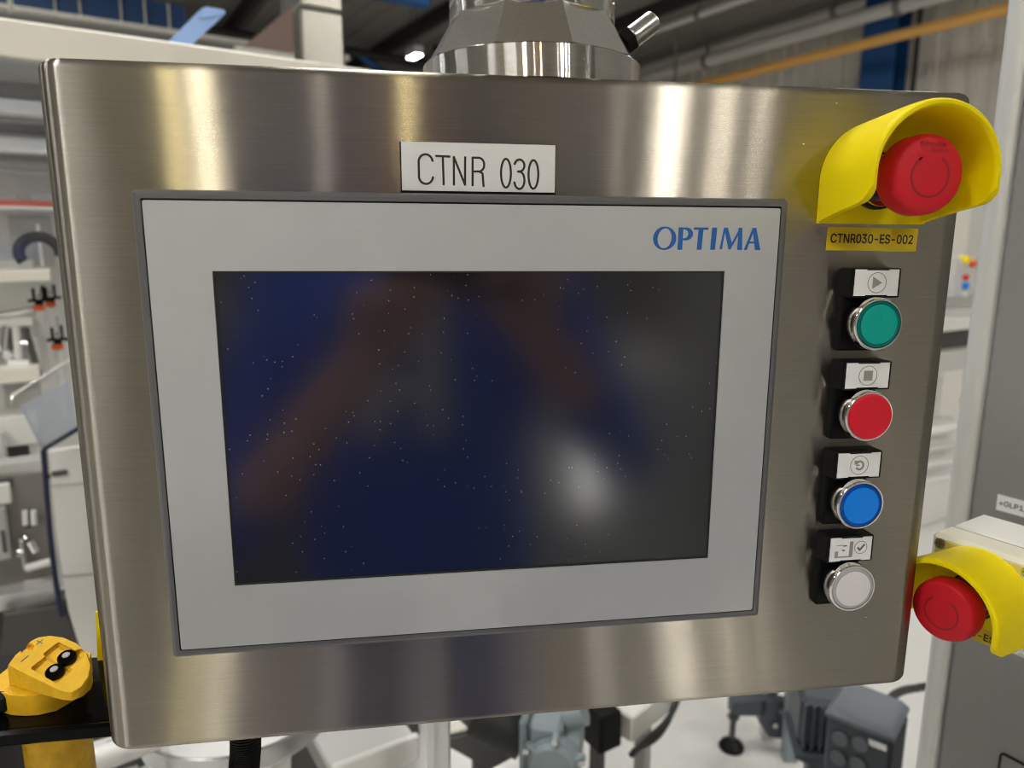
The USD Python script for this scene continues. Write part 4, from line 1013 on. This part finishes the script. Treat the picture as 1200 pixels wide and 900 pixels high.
def hand(w, c, side, grip):
    """palm from the wrist to the phone edge, five separate bent fingers; side = -1 left, 1 right"""
    f = (c - w) / np.linalg.norm(c - w); lat = RT * side; n = np.cross(f, lat); n /= np.linalg.norm(n); lat = np.cross(n, f)
    b = [((w, .027), (w + f * .045, .030)), ((w + f * .03 - lat * .020, .016), (w + f * .075 - lat * .026, .013)), ((w + f * .03 + lat * .020, .016), (w + f * .070 + lat * .026, .012)), ((w + f * .03, .018), (w + f * .078, .014)), ((w + f * .045 - lat * .012, .016), (w + f * .045 + lat * .014, .016))]
    for k, (off, ln) in enumerate(((-.030, .074), (-.010, .084), (.010, .078), (.029, .062))):
        p0 = w + f * .072 + lat * off; p1 = p0 + (f * .55 + UP * .55 - FW * -.35) / 1 * ln * .45; p2 = p1 + (f * .2 + FW * .55 - RT * side * .55) * ln * .34; p3 = p2 + (-RT * side * .8 + FW * .2) * ln * .26
        b += [((p0, .0105), (p1, .0095)), ((p1, .0095), (p2, .0088)), ((p2, .0088), (p3, .0078))]
    t0 = w + f * .030 - lat * .026 - n * .004; t1 = t0 + f * .028 - lat * .014 - FW * .012; t2 = t1 + (f * .6 + UP * .5) * .030 - RT * side * .010
    b += [((t0, .0135), (t1, .0115)), ((t1, .0115), (t2, .0095))]
    return soft(balls(b), .006, 6)
skull = balls([((SH + V(0, .03, .255), .088), (SH + V(0, .045, .215), .078)), ((SH + V(0, .045, .215), .078), (SH + V(0, .078, .150), .048)), ((SH + V(0, .115, .200), .016), (SH + V(0, .136, .180), .014)),
               ((SH + V(-.080, .02, .215), .014), (SH + V(-.082, .018, .190), .012)), ((SH + V(.080, .02, .215), .014), (SH + V(.082, .018, .190), .012)), ((SH + V(0, -.005, .0), .062), (SH + V(0, .02, .16), .056))])
part(person, 'head', soft(skull, .012, 6), 'skin')
for sx in (-.033, .033):
    part(person, 'eye', Manifold.sphere(.0115, 20).translate(tuple(map(float, SH + V(sx, .117, .222)))), 'machine_white')
part(person, 'mouth', soft(balls([((SH + V(-.02, .118, .150), .0055), (SH + V(.02, .118, .150), .0055))]), .004, 2), 'stop_groove')
hair = balls([((SH + V(0, .012, .275), .090), (SH + V(0, -.005, .235), .092))]) - Manifold.cube((.4, .4, .4), True).translate(tuple(map(float, SH + V(0, .27, .12))))
part(person, 'hair', soft(hair, .012, 3), 'hair_brown')
part(person, 'hand', hand(lw, lh, -1, 0), 'skin')
part(person, 'hand', hand(rw, rh, 1, 0), 'skin')
for w_, e_ in ((lw, lel), (rw, rel)):
    part(person, 'forearm', soft(balls([((w_, .028), (e_ + (w_ - e_) * .15, .043))]), .012, 4), 'skin')
part(person, 'jacket', soft(jacket, .022, 8), 'jacket_blue')
part(person, 'shirt_front', soft(balls([((SH + V(-.06, .135, -.06), .02), (SH + V(-.07, .140, -.26), .022)), ((SH + V(.02, .135, -.06), .02), (SH + V(.02, .140, -.26), .022)), ((SH + V(.02, .135, -.12), .021), (SH + V(-.06, .14, -.12), .021)), ((SH + V(.02, .138, -.20), .021), (SH + V(-.06, .143, -.20), .021))]), .012, 4), 'shirt_grey')
legs = []
for sx in (-1, 1):
    hip, kn, an = V(BX + sx * .095, BY, .90), V(BX + sx * .105, BY + .02, .48), V(BX + sx * .11, BY - .01, .09)
    legs += [((hip, .098), (kn, .062)), ((kn, .062), (an, .045))]
    part(person, 'shoe', soft(balls([((V(an[0], BY - .02, .046), .044), (V(an[0], BY + .17, .038), .036))]), .012, 4), 'shoe_black')
part(person, 'trousers', soft(balls(legs + [((V(BX - .08, BY, .91), .10), (V(BX + .08, BY, .91), .10))]), .022, 6), 'trouser_navy')

# machine with a lit window, cabinets and a bench behind the photographer
def mir(az, dist):
    a = math.radians(az); return np.array([CAM[0] + dist * math.sin(a), .008 - (CAM[1] + dist * math.cos(a))])
p = mir(14.4, 2.6)
lm = thing('inspection_machine', 'grey inspection machine with a small lit window behind the photographer', 'machine', rotz(-14.4, (p[0], p[1], 0)))
part(lm, 'body', cbox(-.16, .55, -.62, -.012, .02, .98, .01), 'machine_grey')
part(lm, 'window_frame', cbox(-.085, .085, -.0119, .0, .42, .84, .004), 'machine_white')
part(lm, 'lit_window', cbox(-.045, .045, .0001, .004, .50, .80), 'machine_light')
part(lm, 'plinth', cbox(-.15, .53, -.60, -.03, 0, .02), 'machine_dark')
for az, dist, w, h, m, lab in ((-17, 2.6, 1.5, 1.20, 'duct_grey', 'low grey cabinet behind the photographer on the left'), (33, 3.6, 1.1, 1.5, 'machine_grey', 'grey cabinet behind the photographer on the right')):
    p = mir(az, dist)
    t = thing('tool_cabinet', lab, 'cabinet', rotz(-az, (p[0], p[1], 0)))
    part(t, 'body', cbox(-w / 2, w / 2, -.55, -.021, .05, h, .01), m)
    for k in (-1, 1):
        d_ = part(t, 'door', cbox(min(k * .01, k * (w / 2 - .01)), max(k * .01, k * (w / 2 - .01)), -.0209, 0, .08, h - .03, .004), m)
        part(d_, 'handle', cbox(k * .04 - .008, k * .04 + .008, .0, .025, h * .5, h * .5 + .12, .004), 'chrome_dull')
    part(t, 'plinth', cbox(-w / 2 + .02, w / 2 - .02, -.52, -.04, 0, .0499), 'machine_dark')
